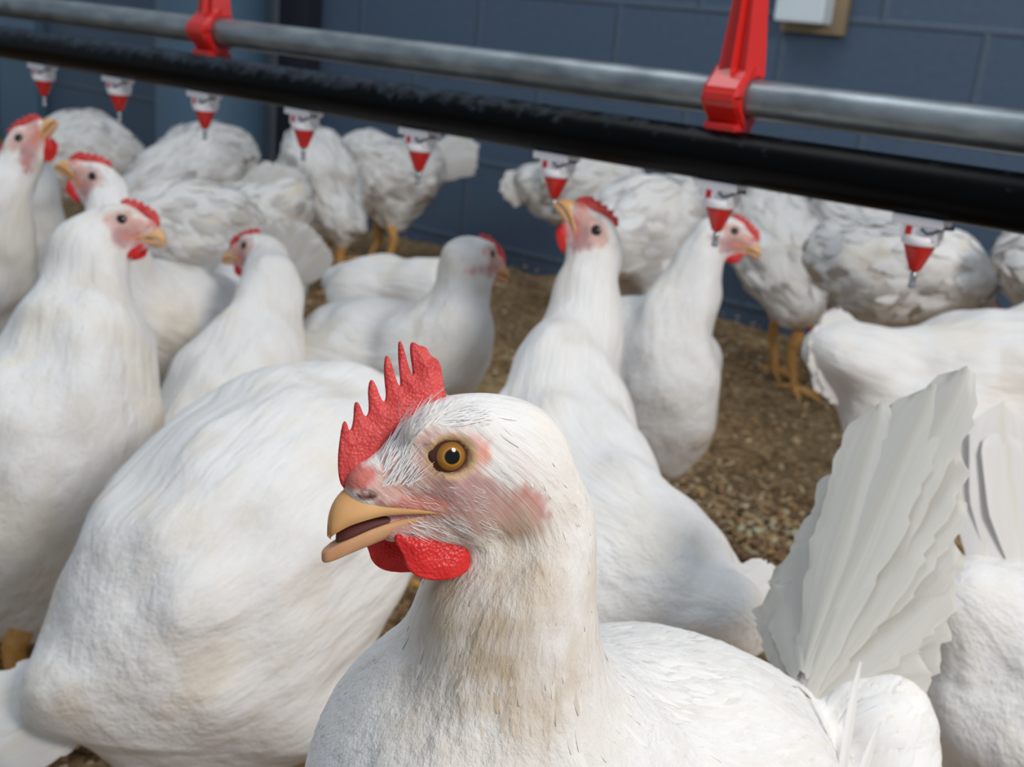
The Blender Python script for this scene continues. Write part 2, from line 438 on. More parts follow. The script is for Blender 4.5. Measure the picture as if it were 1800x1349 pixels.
WV, WF = [], []
L0, L1, WH = -2.2, 4.2, 2.4
for (l, h, o) in ((L0, -0.05, 0), (L1, -0.05, 0), (L1, WH, 0), (L0, WH, 0), (L0, -0.05, -0.2), (L1, -0.05, -0.2), (L1, WH, -0.2), (L0, WH, -0.2)):
    WV.append(np.array([WALL_P[0], WALL_P[1], 0]) + DIR * l + UPV * h + OUT * o)
WF = [(0, 1, 2, 3), (5, 4, 7, 6), (4, 0, 3, 7), (1, 5, 6, 2), (3, 2, 6, 7), (4, 5, 1, 0)]
wuv = []
def wall_lh(p):
    d = np.asarray(p) - WALL_P; return d @ DIR, p[2]
def on_wall(px, py, off=0.0):
    d = CR * ((px - CX) / FPX) + CU * ((CY - py) / FPX) + CF
    t = ((WALL_P + OUT * off - CO) @ OUT) / (d @ OUT); return CO + d * t
J0 = wall_lh(on_wall(1725, 110)); C0 = wall_lh(on_wall(1600, 45))
for p in WV:
    l, h = wall_lh(p); wuv.append((l - J0[0] + 4.05, h - C0[1] + 2.05, 0))
tag(mesh_obj('wall_back', WV, WF, wall_mat(), attrs={'wuv': ('FLOAT_VECTOR', wuv)}, smooth=False), kind='structure', label='dark blue grey painted block wall')

# white junction box on its board
c = on_wall(1422, 2, 0.03)
bx = empty('junction_box', on_wall(1432, 2, 0.0), 'pale junction box on a brown board high on the block wall', 'electrical box')
mesh_obj('backing_board', *box(on_wall(1440, -14, 0.011), DIR, OUT, UPV, 0.135, 0.02, 0.16, 0.002), M_WOOD, bx, origin=bx.location, smooth=False)
mesh_obj('cover', *box(on_wall(1418, -10, 0.045), DIR, OUT, UPV, 0.105, 0.05, 0.11, 0.006), M_BOX, bx, origin=bx.location, smooth=False)

# things standing against the left end of the wall
def stand(px, off): 
    p = on_wall(px, 150, off); return np.array([p[0], p[1], 0.0])
p = stand(372, 0.17); 
tag(mesh_obj('round_column', *lathe([(0.150, 0.0), (0.155, 0.03), (0.152, 0.05), (0.152, 0.6), (0.156, 0.615), (0.152, 0.63), (0.152, 2.3)], (0, 0, 0), seg=48), M_BLUE), 'wide blue round column standing against the block wall', 'column').location = tuple(p)
p = stand(520, 0.03); 
o = tag(mesh_obj('wall_upright', *box((0, 0, 1.15), DIR, OUT, UPV, 0.13, 0.06, 2.3, 0.004), M_DARK, smooth=False), 'narrow near black upright strip standing in for a dark gap', 'post'); o.location = tuple(p)  # dark strip whose colour stands in for an unlit gap
p = stand(478, 0.035)
o = tag(mesh_obj('wall_upright', *box((0, 0, 1.15), DIR, OUT, UPV, 0.10, 0.07, 2.3, 0.004), M_GREYB, smooth=False), 'grey upright board between the blue column and dark gap strip', 'post'); o.location = tuple(p)
p = stand(40, 0.02)
o = tag(mesh_obj('wall_panel', *box((0, 0, 1.15), DIR, OUT, UPV, 0.24, 0.04, 2.3, 0.004), M_BLUE, smooth=False), 'flat blue panel on the wall at the far left', 'panel'); o.location = tuple(p)

# ------------------------------------------------------------------ water line
Z0, CC = 1.306, -0.06216
def nip_z(i): return Z0 * (1 + CC * i)
def nip_x(i): return (119.288 * i + 75.527) / (CC * i + 1)
def idx_at(px): return (px - 75.527) / (119.288 - CC * px)
A0 = at(900, 257, nip_z(idx_at(900)))
DIRP = DIR
def line_pts(base, s0, s1, n): return [base + DIRP * s for s in np.linspace(s0, s1, n)]
PR = 0.0185
BC = A0 + UPV * PR
SPAN = (-0.75, 1.6)

def dusty_black():
    m, nt, b = new_mat('black_pipe'); L = nt.links
    a = nt.nodes.new('ShaderNodeAttribute'); a.attribute_name = 'dust'
    tc = nt.nodes.new('ShaderNodeTexCoord'); n = nt.nodes.new('ShaderNodeTexNoise'); n.inputs['Scale'].default_value = 85; n.inputs['Detail'].default_value = 7; n.inputs['Roughness'].default_value = 0.7
    L.new(tc.outputs['Object'], n.inputs['Vector'])
    ad = nt.nodes.new('ShaderNodeMath'); ad.operation = 'MULTIPLY_ADD'; ad.inputs[1].default_value = 1.5
    L.new(n.outputs['Fac'], ad.inputs[0]); L.new(a.outputs['Fac'], ad.inputs[2])
    mp = nt.nodes.new('ShaderNodeMapRange'); mp.inputs[1].default_value = 1.0; mp.inputs[2].default_value = 1.6
    L.new(ad.outputs[0], mp.inputs[0])
    mx = nt.nodes.new('ShaderNodeMix'); mx.data_type = 'RGBA'; mx.inputs[6].default_value = (0.0006, 0.0008, 0.0012, 1); mx.inputs[7].default_value = (0.055, 0.075, 0.10, 1)
    L.new(mp.outputs[0], mx.inputs[0]); L.new(mx.outputs[2], b.inputs['Base Color'])
    r = nt.nodes.new('ShaderNodeMapRange'); r.inputs[3].default_value = 0.35; r.inputs[4].default_value = 0.9
    L.new(mp.outputs[0], r.inputs[0]); L.new(r.outputs[0], b.inputs['Roughness'])
    b.inputs['Specular IOR Level'].default_value = 0.08
    return m
nseg, nl = 40, 120
V, F, D = [], [], []
for i, s in enumerate(np.linspace(SPAN[0], SPAN[1], nl)):
    for k in range(nseg):
        t = 2 * math.pi * k / nseg
        V.append(BC + DIRP * s + (OUT * math.cos(t) + UPV * math.sin(t)) * PR)
        D.append(0.75 * math.sin(t) * (0.55 + 0.45 * math.tanh((s + 0.12) * 4)) - 0.05)
for i in range(nl - 1):
    for k in range(nseg):
        F.append((i * nseg + k, i * nseg + (k + 1) % nseg, (i + 1) * nseg + (k + 1) % nseg, (i + 1) * nseg + k))
F += [tuple(range(nseg))[::-1], tuple((nl - 1) * nseg + k for k in range(nseg))]
tag(mesh_obj('water_pipe', V, F, dusty_black(), attrs={'dust': ('FLOAT', D)}), 'dusty black water pipe carrying the row of nipple drinkers', 'pipe')

GR = 0.0136
GC = at(900, 121, nip_z(idx_at(900)))
def galv():
    m, nt, b = new_mat('galvanised_steel'); L = nt.links
    tc = nt.nodes.new('ShaderNodeTexCoord'); mpn = nt.nodes.new('ShaderNodeMapping'); mpn.inputs['Scale'].default_value = (1, 1, 2.5)
    n = nt.nodes.new('ShaderNodeTexNoise'); n.inputs['Scale'].default_value = 28; n.inputs['Detail'].default_value = 6
    L.new(tc.outputs['Object'], mpn.inputs[0]); L.new(mpn.outputs[0], n.inputs['Vector'])
    r = nt.nodes.new('ShaderNodeValToRGB'); r.color_ramp.elements[0].position = 0.3; r.color_ramp.elements[0].color = (0.16, 0.185, 0.20, 1)
    r.color_ramp.elements[1].position = 0.75; r.color_ramp.elements[1].color = (0.34, 0.38, 0.40, 1)
    L.new(n.outputs['Fac'], r.inputs[0]); L.new(r.outputs[0], b.inputs['Base Color'])
    b.inputs['Metallic'].default_value = 0.75; b.inputs['Roughness'].default_value = 0.42
    return m
Vg, Fg = tube(line_pts(GC, SPAN[0], SPAN[1], 30), [GR] * 30, 36)
tag(mesh_obj('support_pipe', Vg, Fg, galv()), 'galvanised steel support pipe above the black water pipe', 'pipe')

def hanger(px, label):
    c = GC + DIRP * ((at(px, 0, nip_z(idx_at(px))) - GC) @ DIRP)
    root = empty('pipe_hanger', c, label, 'pipe hanger', 'red hangers on the water line')
    X, Y, Z = -DIRP, OUT, UPV
    # clamp ring
    V, F = [], []
    seg = 8; hw = 0.0145
    # split collar: upper and lower shells of an octagonal ring with flanges
    for part, (k0, k1) in (('clamp', (0, 180)), ('clamp', (180, 360))):
        V, F = [], []; m_ = 12
        for i in range(m_ + 1):
            t = math.radians(k0 + 2 + (k1 - k0 - 4) * i / m_)
            ro = GR + 0.0085 + 0.0022 * math.cos(4 * t)
            for (rr, w) in ((GR + 0.0008, -hw), (ro - 0.002, -hw), (ro, -hw + 0.003), (ro, hw - 0.003), (ro - 0.002, hw), (GR + 0.0008, hw)):
                V.append(c + (Y * math.cos(t) + Z * math.sin(t)) * rr + X * w)
        for i in range(m_):
            for j in range(6): F.append((i * 6 + j, i * 6 + (j + 1) % 6, i * 6 + 6 + (j + 1) % 6, i * 6 + 6 + j))
        F += [tuple(range(6))[::-1], tuple(m_ * 6 + j for j in range(6))]
        mesh_obj(part, V, F, M_REDPL, root, origin=c, smooth=False)
    for sg in (-1, 1):      # joint flanges where the halves meet
        mesh_obj('flange', *box(c + Y * sg * (GR + 0.008), X, Y, Z, 0.024, 0.007, 0.006, 0.001), M_REDPL, root, origin=c, smooth=False)
    # hook down on to the water pipe
    h = merge(box(c - Z * (GR + 0.0115) + Y * 0.010, X, Y, Z, 0.026, 0.012, 0.014, 0.002),
              box(c - Z * (GR + 0.0125) - Y * 0.011, X, Y, Z, 0.020, 0.010, 0.012, 0.002))
    mesh_obj('hook', *h, M_REDPL, root, origin=c, smooth=False)
    # tapered hanging stem: ribbed channel
    V, F = [], []
    prof = [(-1, -0.5), (-0.55, 0.75), (0, 0.62), (0.1, 1.0), (0.22, 0.62), (0.62, 0.7), (1, -0.5), (0.2, -0.8)]
    L_ = [(0.010, 0.0178, 0.0155), (0.025, 0.0165, 0.014), (0.060, 0.0128, 0.0115), (0.098, 0.0090, 0.009), (0.125, 0.0066, 0.0075), (0.135, 0.005, 0.006)]
    for (z, wx, wy) in L_:
        for (a_, b_) in prof: V.append(c + Z * (GR + z - 0.008) + X * a_ * wx + Y * b_ * wy)
    k = len(prof)
    for i in range(len(L_) - 1):
        for j in range(k): F.append((i * k + j, i * k + (j + 1) % k, (i + 1) * k + (j + 1) % k, (i + 1) * k + j))
    F += [tuple(range(k))[::-1], tuple((len(L_) - 1) * k + j for j in range(k))]
    mesh_obj('stem', V, F, M_REDPL, root, origin=c, smooth=False)
    for zz in (0.088,):
        mesh_obj('slot', *box(c + Z * (GR + zz) + Y * 0.0068 - X * 0.004, X, Y, Z, 0.0022, 0.003, 0.016, 0.0006), M_DARK, root, origin=c, smooth=False)
    pts = [c + Z * (GR + 0.12), c + Z * (GR + 0.5), c + Z * 1.6]
    mesh_obj('cord', *tube(pts, [0.0012] * 3, 8), M_DARK, root, origin=c)
hanger(1330, 'red hanger on steel pipe nearest the pale junction box')
hanger(384, 'red hanger on steel pipe in front of blue column')

nipple_labels = ['white and red nipple drinker above the upturned beak at far left',
 'white and red nipple drinker in front of dark wall left of the blue column',
 'white and red nipple drinker hanging in front of the blue column',
 'white and red nipple drinker in front of grey hen beside the blue column',
 'white and red nipple drinker over the hen with tail raised at wall',
 'white and red nipple drinker whose pin touches the drinking hen beak',
 'white and red nipple drinker beside the head of hen facing right',
 'largest white and red nipple drinker, nearest the right end of pipe']
full_mesh = mesh_obj
def nipple(i):
    lo_, hi_ = -3.0, 3.0
    for _ in range(50):                                   # where along the pipe this drinker hangs
        s = (lo_ + hi_) / 2; q = A0 + DIRP * s - UPV * 0.018 - CO
        px = CX + FPX * (q @ CR) / (q @ CF) if q @ CF > 0.1 else 1e6
        if px > nip_x(i): lo_ = s
        else: hi_ = s
    c = A0 + DIRP * s + UPV * 0.001
    root = empty('nipple_drinker', c, nipple_labels[i], 'nipple drinker', 'nipple drinkers under the black pipe')
    X, Y, Z = -DIRP, OUT, UPV; o = c
    sad = merge(box(c - Z * 0.0035, X, Y, Z, 0.040, 0.022, 0.007, 0.0012), box(c - Z * 0.0115 + X * 0.002, X, Y, Z, 0.028, 0.020, 0.012, 0.0015))
    NIP = 0.84
    def mesh_obj(name, V, F, *a, origin=None, **k): return full_mesh(name, [(np.asarray(v) - c) * NIP + c for v in V], F, *a, origin=origin, **k)
    mesh_obj('saddle', *sad, M_WHITEPL, root, origin=o, smooth=False)
    mesh_obj('collar', *lathe([(0.0135, 0.0), (0.0146, -0.001), (0.0146, -0.006), (0.0132, -0.0075)], c - Z * 0.0145 + X * 0.002, seg=28), M_WHITEPL, root, origin=o)
    mesh_obj('window', *box(c - Z * 0.0115 - X * 0.0055 + Y * 0.0096, X, Y, Z, 0.005, 0.002, 0.0075, 0.0004), M_REDPL, root, origin=o, smooth=False)
    mesh_obj('clip', *tube([c - Z * 0.0085 + X * 0.004 + Y * 0.0108, c - Z * 0.0115 + X * 0.009 + Y * 0.0112, c - Z * 0.010 + X * 0.014 + Y * 0.0108, c - Z * 0.006 + X * 0.021 + Y * 0.008, c - Z * 0.0055 + X * 0.026 + Y * 0.004], [0.0011, 0.0014, 0.0014, 0.0013, 0.0016], 8), M_GREYB, root, origin=o)
    mesh_obj('cup', *lathe([(0.0115, 0.0), (0.0120, -0.001), (0.0112, -0.004), (0.0048, -0.0205), (0.0040, -0.0215)], c - Z * 0.021 + X * 0.002, seg=28), M_REDPL, root, origin=o)
    mesh_obj('pin', *lathe([(0.0021, 0.0), (0.0021, -0.003), (0.0030, -0.004), (0.0027, -0.0055), (0.0024, -0.011), (0.0031, -0.0125), (0.0029, -0.014), (0.001, -0.0148)], c - Z * 0.042 + X * 0.002, seg=16), M_STEEL, root, origin=o)
for i in range(8): nipple(i)
# ------------------------------------------------------------------ hens
GROUP = 'white hens of the flock'
WHITE = np.array([0.80, 0.785, 0.765]); CREAM = np.array([0.80, 0.735, 0.62]); GREYF = np.array([0.70, 0.69, 0.68])

def cam_dir(v):
    """direction given as (right in the picture, up, towards the lens)"""
    return nrm(CR * v[0] + CU * v[1] - CF * v[2])

def head_frame(eye, fwd, up, lateral=0.0155):
    X = nrm(fwd); Y = nrm(np.cross(up, X)); Z = np.cross(X, Y)      # x beak, y the bird's left, z crown
    side = 1.0 if (CO - eye) @ Y > 0 else -1.0
    o = eye - Y * side * lateral
    return o, np.stack([X, Y, Z], 1), side

MM = 0.001
def head_prims(fine):
    """the head in its own millimetres: x beak, y side, z crown; origin between the eyes"""
    def f(q):
        a = q.copy(); a[:, 1] = np.abs(a[:, 1])
        E = lambda c, r: sd_ell(a, np.array(c, float), None, np.array(r, float))
        K = lambda p, s, rp, rs: sd_cone(a, np.array(p, float), np.array(s, float), rp, rs)
        d = E((-13, 0, 1), (25, 15.5, 15.5))
        d = smin(d, K((-2, 0, -3), (19, 0, -9), 13.0, 7.6), 9)
        d = smin(d, E((-12, 6.5, -12), (14, 9.0, 10.5)), 6)
        d = smin(d, K((-8, 4, -19), (13, 1.5, -21), 8.0, 4.2), 5)
        d = smin(d, K((9, 9.5, 6.5), (-9, 12.2, 8.2), 2.6, 3.2), 6)
        d = smin(d, K((2, 8.5, -15.2), (16, 5.5, -12.5), 1.6, 1.8), 3)
        d = smin(d, E((21, 3.0, -9.0), (4.0, 3.2, 3.6)), 2.5)                     # fleshy cover of the nostril
        d = smin(d, E((-20, 12.2, -4), (6.5, 4.2, 6.0)), 3)                       # ear tuft
        d = smin(d, E((-21, 10.8, -14.5), (6.0, 4.2, 6.5)), 3)                    # ear lobe
        if fine:
            # eye socket and lids
            d = -smin(-d, sd_ell(a, np.array((0.6, 17.6, 0.0)), None, np.array((6.4, 4.6, 5.7))), 2.0)
            ex, ez = (a[:, 0] - 0.4) / 1.12, a[:, 2] + 0.1
            rr = np.sqrt(ex * ex + ez * ez)
            ty = 13.9 - 0.10 * (a[:, 0] - 0.4)
            lid = np.sqrt((rr - 6.1) ** 2 + ((a[:, 1] - ty) * 0.9) ** 2) - 1.15
            d = smin(d, lid, 1.0)
            rr2 = np.sqrt(((a[:, 0] + 1.0) / 1.15) ** 2 + (a[:, 2] + 0.4) ** 2)
            fold = np.sqrt((rr2 - 9.3) ** 2 + ((a[:, 1] - 12.9 + 0.0 * a[:, 0]) * 0.9) ** 2) - 0.9
            fold = fold + 3.0 * sm(-1.0, 5.0, a[:, 0])                            # only behind the eye
            d = smin(d, fold, 1.6)
            # nostril slit
            d = -smin(-d, -(-sd_ell(a, np.array((21.5, 6.3, -10.6)), None, np.array((2.6, 1.6, 0.8)))), 0.8)
        return d
    return f

SKIN_BLOBS = [  # centre (x,y,z) mm with y = |y|, radii, colour, softness
    ((1, 14, -3), (15, 9, 13), (0.66, 0.42, 0.37), 0.5),
    ((14, 9, -7), (10, 9, 9), (0.66, 0.38, 0.33), 0.5),
    ((-7, 12, -14), (19, 9, 10.5), (0.47, 0.255, 0.25), 0.4),
    ((8, 9, -14.5), (12, 6, 4.5), (0.60, 0.20, 0.16), 0.5),
    ((-20, 12, -15), (10.5, 9, 9.5), (0.52, 0.25, 0.25), 0.35),
    ((24, 4, -6), (8, 8, 5.0), (0.60, 0.16, 0.13), 0.5),
    ((8, 4, -21), (15, 8, 5), (0.56, 0.26, 0.24), 0.5),
    ((-21, 12, -14.5), (7.5, 8, 7.5), (0.52, 0.17, 0.17), 0.4),
    ((-9.0, 13, 0.5), (3.2, 6, 6.5), (0.74, 0.32, 0.24), 0.4),
]

def poly_sd(p, poly):
    """signed distance to a 2-D outline"""
    n = len(poly); d = np.full(len(p), 1e9); s = np.ones(len(p))
    for i in range(n):
        a, b = poly[i], poly[(i + 1) % n]; e = b - a; w = p - a
        t = np.clip((w @ e) / (e @ e), 0, 1); q = w - t[:, None] * e
        d = np.minimum(d, (q * q).sum(1))
        c1 = p[:, 1] >= a[1]; c2 = p[:, 1] < b[1]; c3 = e[0] * w[:, 1] > e[1] * w[:, 0]
        fl = (c1 & c2 & c3) | (~c1 & ~c2 & ~c3); s = np.where(fl, -s, s)
    return s * np.sqrt(d)

def smooth_poly(pts, n=4):
    p = np.asarray(pts, float)
    for _ in range(n):
        a = np.roll(p, -1, 0); p = np.stack([p * 0.75 + a * 0.25, p * 0.25 + a * 0.75], 1).reshape(-1, 2)
    return p

COMB_HERO = [(27.5, -10), (28.5, -3), (28, 4), (27.2, 8.5), (26.3, 9), (25.3, 5.5), (24.2, 8), (24.0, 14.0), (22.9, 14.3), (21.0, 9.5), (19.6, 11), (20.2, 17.5), (19.4, 20.5), (18.3, 19.8),
             (15.8, 13.5), (14.6, 15), (15.6, 22.5), (15.2, 27.0), (14.1, 27.0), (11.4, 18.5), (10.4, 18.5), (11.3, 25.5), (11.4, 31.0), (10.4, 31.2), (7.6, 21.5), (6.8, 21.5), (8.0, 29.5), (7.2, 31.2), (5.6, 30.0), (3.0, 29.6), (2.0, 27.0), (-0.4, 26.0),
             (-1.6, 22.0), (-2.0, 18.0), (-3.5, 13), (2, 9), (10, 5), (16, 0), (20, -6), (24, -10)]
COMB_SMALL = [(28, -9), (28.5, -2), (26, 5), (24, 6), (22, 6), (20.5, 11), (19, 10), (17.5, 9.5), (15.5, 15), (14, 14), (12.5, 13), (10, 18.5), (8.5, 17), (7, 16), (3.5, 20), (1, 18.5), (-2.5, 18.5), (-3, 14), (4, 9), (12, 4), (18, -4), (23, -9)]
WATTLE = [(5 + (x - 5) * 1.22 - 3.6, z) for x, z in [(14.5, -21), (11, -22.5), (5, -22), (-1, -21.5), (-4.5, -23), (-5.2, -28), (-4.2, -33), (-1.0, -35.4), (4, -36), (9, -35.2), (12.2, -32), (13.0, -28), (15.0, -24.5)]]

def blade(outline, T, y0, bend, h, wav=0.0, it=1):
    P = smooth_poly(outline, 2); r = 0.55
    lo = [P[:, 0].min() - 1, y0 - T - 4, P[:, 1].min() - 1]; hi = [P[:, 0].max() + 1, y0 + T + 4, P[:, 1].max() + 1]
    zb = P[:, 1].min()
    def sdf(q):
        y = q[:, 1] - y0 - bend(q)
        if wav: y = y - wav * np.sin(q[:, 0] * 0.45 + q[:, 2] * 0.3)
        d2 = poly_sd(q[:, [0, 2]], P)
        th = T * (0.45 + 0.55 * sm(0.2, 4.5, -d2))
        a = d2 + r; b = np.abs(y) - th + r
        return np.minimum(np.maximum(a, b), 0) + np.sqrt(np.maximum(a, 0) ** 2 + np.maximum(b, 0) ** 2) - r
    V, Q = polygonize(sdf, lo, hi, h, it)
    return V, Q

_blade_cache = {}
def loft_beak(secs, seg=14, flip=False):
    V, F = [], []
    for (x, zt, zb, w) in secs:
        for k in range(seg + 1):
            t = math.pi * k / seg
            V.append((x, w * math.cos(t), (zb + (zt - zb) * math.sin(t) ** 0.8) if not flip else (zt + (zb - zt) * math.sin(t) ** 0.8)))
        for k in range(1, seg):
            V.append((x, w * math.cos(math.pi - math.pi * k / seg), zb if not flip else zt))
    m = 2 * seg; n = len(secs)
    for i in range(n - 1):
        for k in range(m): F.append((i * m + k, i * m + (k + 1) % m, (i + 1) * m + (k + 1) % m, (i + 1) * m + k))
    F += [tuple(range(m))[::-1], tuple((n - 1) * m + k for k in range(m))]
    return np.array(V, float), F

def dense(secs, n=28):
    s = np.array(secs, float); t = np.linspace(0, len(s) - 1, n); out = []
    for c in range(4):
        v = s[:, c]; r = []
        for x in t:
            i = min(int(x), len(v) - 2); u = x - i
            p0, p1, p2, p3 = v[max(i - 1, 0)], v[i], v[i + 1], v[min(i + 2, len(v) - 1)]
            r.append(0.5 * (2 * p1 + (p2 - p0) * u + (2 * p0 - 5 * p1 + 4 * p2 - p3) * u * u + (3 * p1 - p0 - 3 * p2 + p3) * u ** 3))
        out.append(r)
    return [tuple(q) for q in np.array(out).T]
UPPER = [(-5, -15.6, -17.0, 11.6), (0.5, -14.9, -16.6, 11.2), (5, -13.8, -16.4, 10.0), (11, -12.2, -16.5, 8.3), (17, -10.2, -17.0, 6.6), (22, -8.8, -18.2, 5.9), (26, -9.8, -19.6, 5.0), (29, -12.8, -21.4, 3.8), (30.6, -16.5, -22.8, 2.6), (30.8, -19.8, -23.4, 1.5), (30.2, -22.4, -23.9, 0.5)]
LOWER = [(-4, -17.0, -18.4, 10.6), (1.5, -16.9, -19.5, 9.4), (8, -17.6, -22.0, 7.6), (14, -19.0, -24.2, 5.9), (20, -21.0, -26.4, 4.9), (25, -23.2, -28.2, 4.0), (29, -25.0, -29.8, 3.0), (31.6, -26.6, -30.4, 2.0), (32.6, -27.6, -29.8, 0.8)]

def add_face(root, org, o, R, scale, hero, dark_eye=True):
    """beak, comb, wattles and eyes, each a part of its hen"""
    k = MM * scale
    def put(name, V, F, mat, parent=root, attrs=None, smooth=True):
        return mesh_obj(name, o + (np.asarray(V) * k) @ R.T, F, mat, parent, attrs, smooth, origin=org)
    V, F = loft_beak(dense(UPPER)); put('upper_beak', V, F, M_BEAK)
    low = LOWER if hero else [(x * (0.93 if x > 0 else 1), zt + max(x, 0) * 0.125, zb + max(x, 0) * 0.125, w) for x, zt, zb, w in LOWER]
    V, F = loft_beak(dense(low), flip=True); put('lower_beak', V, F, M_BEAKTIP)
    if hero:
        put('mouth', *loft_beak(dense([(2, -15.6, -17.4, 6.6), (12, -15.8, -19.0, 5.2), (20, -17.4, -21.4, 4.2), (26, -20.0, -24.0, 3.0), (28.6, -22.2, -25.2, 1.2)])), M_MOUTH)
    key = ('comb', hero)
    if key not in _blade_cache:
        _blade_cache[key] = blade(COMB_HERO if hero else COMB_SMALL, 2.1, 0.0, (lambda q: -0.010 * np.maximum(q[:, 2] - 6, 0) ** 1.5), 0.42 if hero else 0.9, 0.25)
    put('comb', *_blade_cache[key], M_COMB)
    for sg in (1, -1):
        key = ('wattle', hero, sg)
        if key not in _blade_cache:
            W_ = WATTLE if hero else [(x, -21.5 + (z + 21.5) * 0.72) for x, z in WATTLE]
            _blade_cache[key] = blade(W_, 1.5, sg * 6.0, (lambda q, s=sg: s * (0.05 * (-22 - q[:, 2]) - 0.02 * (q[:, 0] - 4) ** 2 * 0.5)), 0.5 if hero else 0.9, 0.35 if hero else 0.2)
        V, Q = _blade_cache[key]
        put('wattle', V + np.array([0 if sg > 0 or not hero else 7.0, 0, 0]), Q, M_WATTLE)
        # eyeball
        n1, n2 = (20, 32) if hero else (10, 16)
        ev, er, ef = [], [], []
        er_ = 6.6
        for i in range(n1 + 1):
            a = math.pi * 0.5 * i / n1
            for j in range(n2):
                b = 2 * math.pi * j / n2
                ev.append((0.4 + 0.0 + er_ * math.sin(a) * math.cos(b), sg * (9.9 + (er_ - 0.4) * math.cos(a)), er_ * 0.95 * math.sin(a) * math.sin(b)))
                er.append(math.sin(a) * er_ / 4.75)
        for i in range(n1):
            for j in range(n2): ef.append((i * n2 + j, i * n2 + (j + 1) % n2, (i + 1) * n2 + (j + 1) % n2, (i + 1) * n2 + j))
        put('eye', ev, ef, M_IRIS if hero else M_DARKEYE, attrs={'rad': ('FLOAT', er)})

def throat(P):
    """tan dirt plus painted shade under the head, in the throat feather colour"""
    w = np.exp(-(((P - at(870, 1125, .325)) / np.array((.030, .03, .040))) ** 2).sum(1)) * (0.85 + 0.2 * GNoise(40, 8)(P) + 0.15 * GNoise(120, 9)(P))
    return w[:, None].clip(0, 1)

class Chain:
    def __init__(s, pts, rad):
        P, R_ = [], []
        pts = np.asarray(pts, float); n = len(pts)
        for i in range(n - 1):
            p0, p1, p2, p3 = pts[max(i - 1, 0)], pts[i], pts[i + 1], pts[min(i + 2, n - 1)]
            for u in np.linspace(0, 1, 7, endpoint=False):
                P.append(0.5 * (2 * p1 + (p2 - p0) * u + (2 * p0 - 5 * p1 + 4 * p2 - p3) * u * u + (3 * p1 - p0 - 3 * p2 + p3) * u ** 3))
                q0, q1, q2, q3 = rad[max(i - 1, 0)], rad[i], rad[i + 1], rad[min(i + 2, n - 1)]
                R_.append(0.5 * (2 * q1 + (q2 - q0) * u + (2 * q0 - 5 * q1 + 4 * q2 - q3) * u * u + (3 * q1 - q0 - 3 * q2 + q3) * u ** 3))
        P.append(pts[-1]); R_.append(rad[-1])
        s.P, s.R = np.array(P), np.array(R_); s.T = nrm(np.gradient(s.P, axis=0))
        s.s = np.concatenate([[0], np.cumsum(np.linalg.norm(np.diff(s.P, axis=0), axis=1))])
    def local(s, V):
        out_s = np.empty(len(V)); T = np.empty((len(V), 3)); C = np.empty((len(V), 3))
        for i in range(0, len(V), 40000):
            v = V[i:i + 40000]
            d = np.sqrt(((v[:, None] - s.P[None]) ** 2).sum(2)) - 0.6 * s.R[None]
            w = np.exp(-(d - d.min(1, keepdims=True)) / 0.008); w /= w.sum(1, keepdims=True)
            out_s[i:i + 40000] = w @ s.s; T[i:i + 40000] = nrm(w @ s.T); C[i:i + 40000] = w @ s.P
        return out_s, T, C

NORM = [None]
def soft_normals(o, nr):
    o.data.normals_split_custom_set_from_vertices(nr.astype(np.float32))
    return o

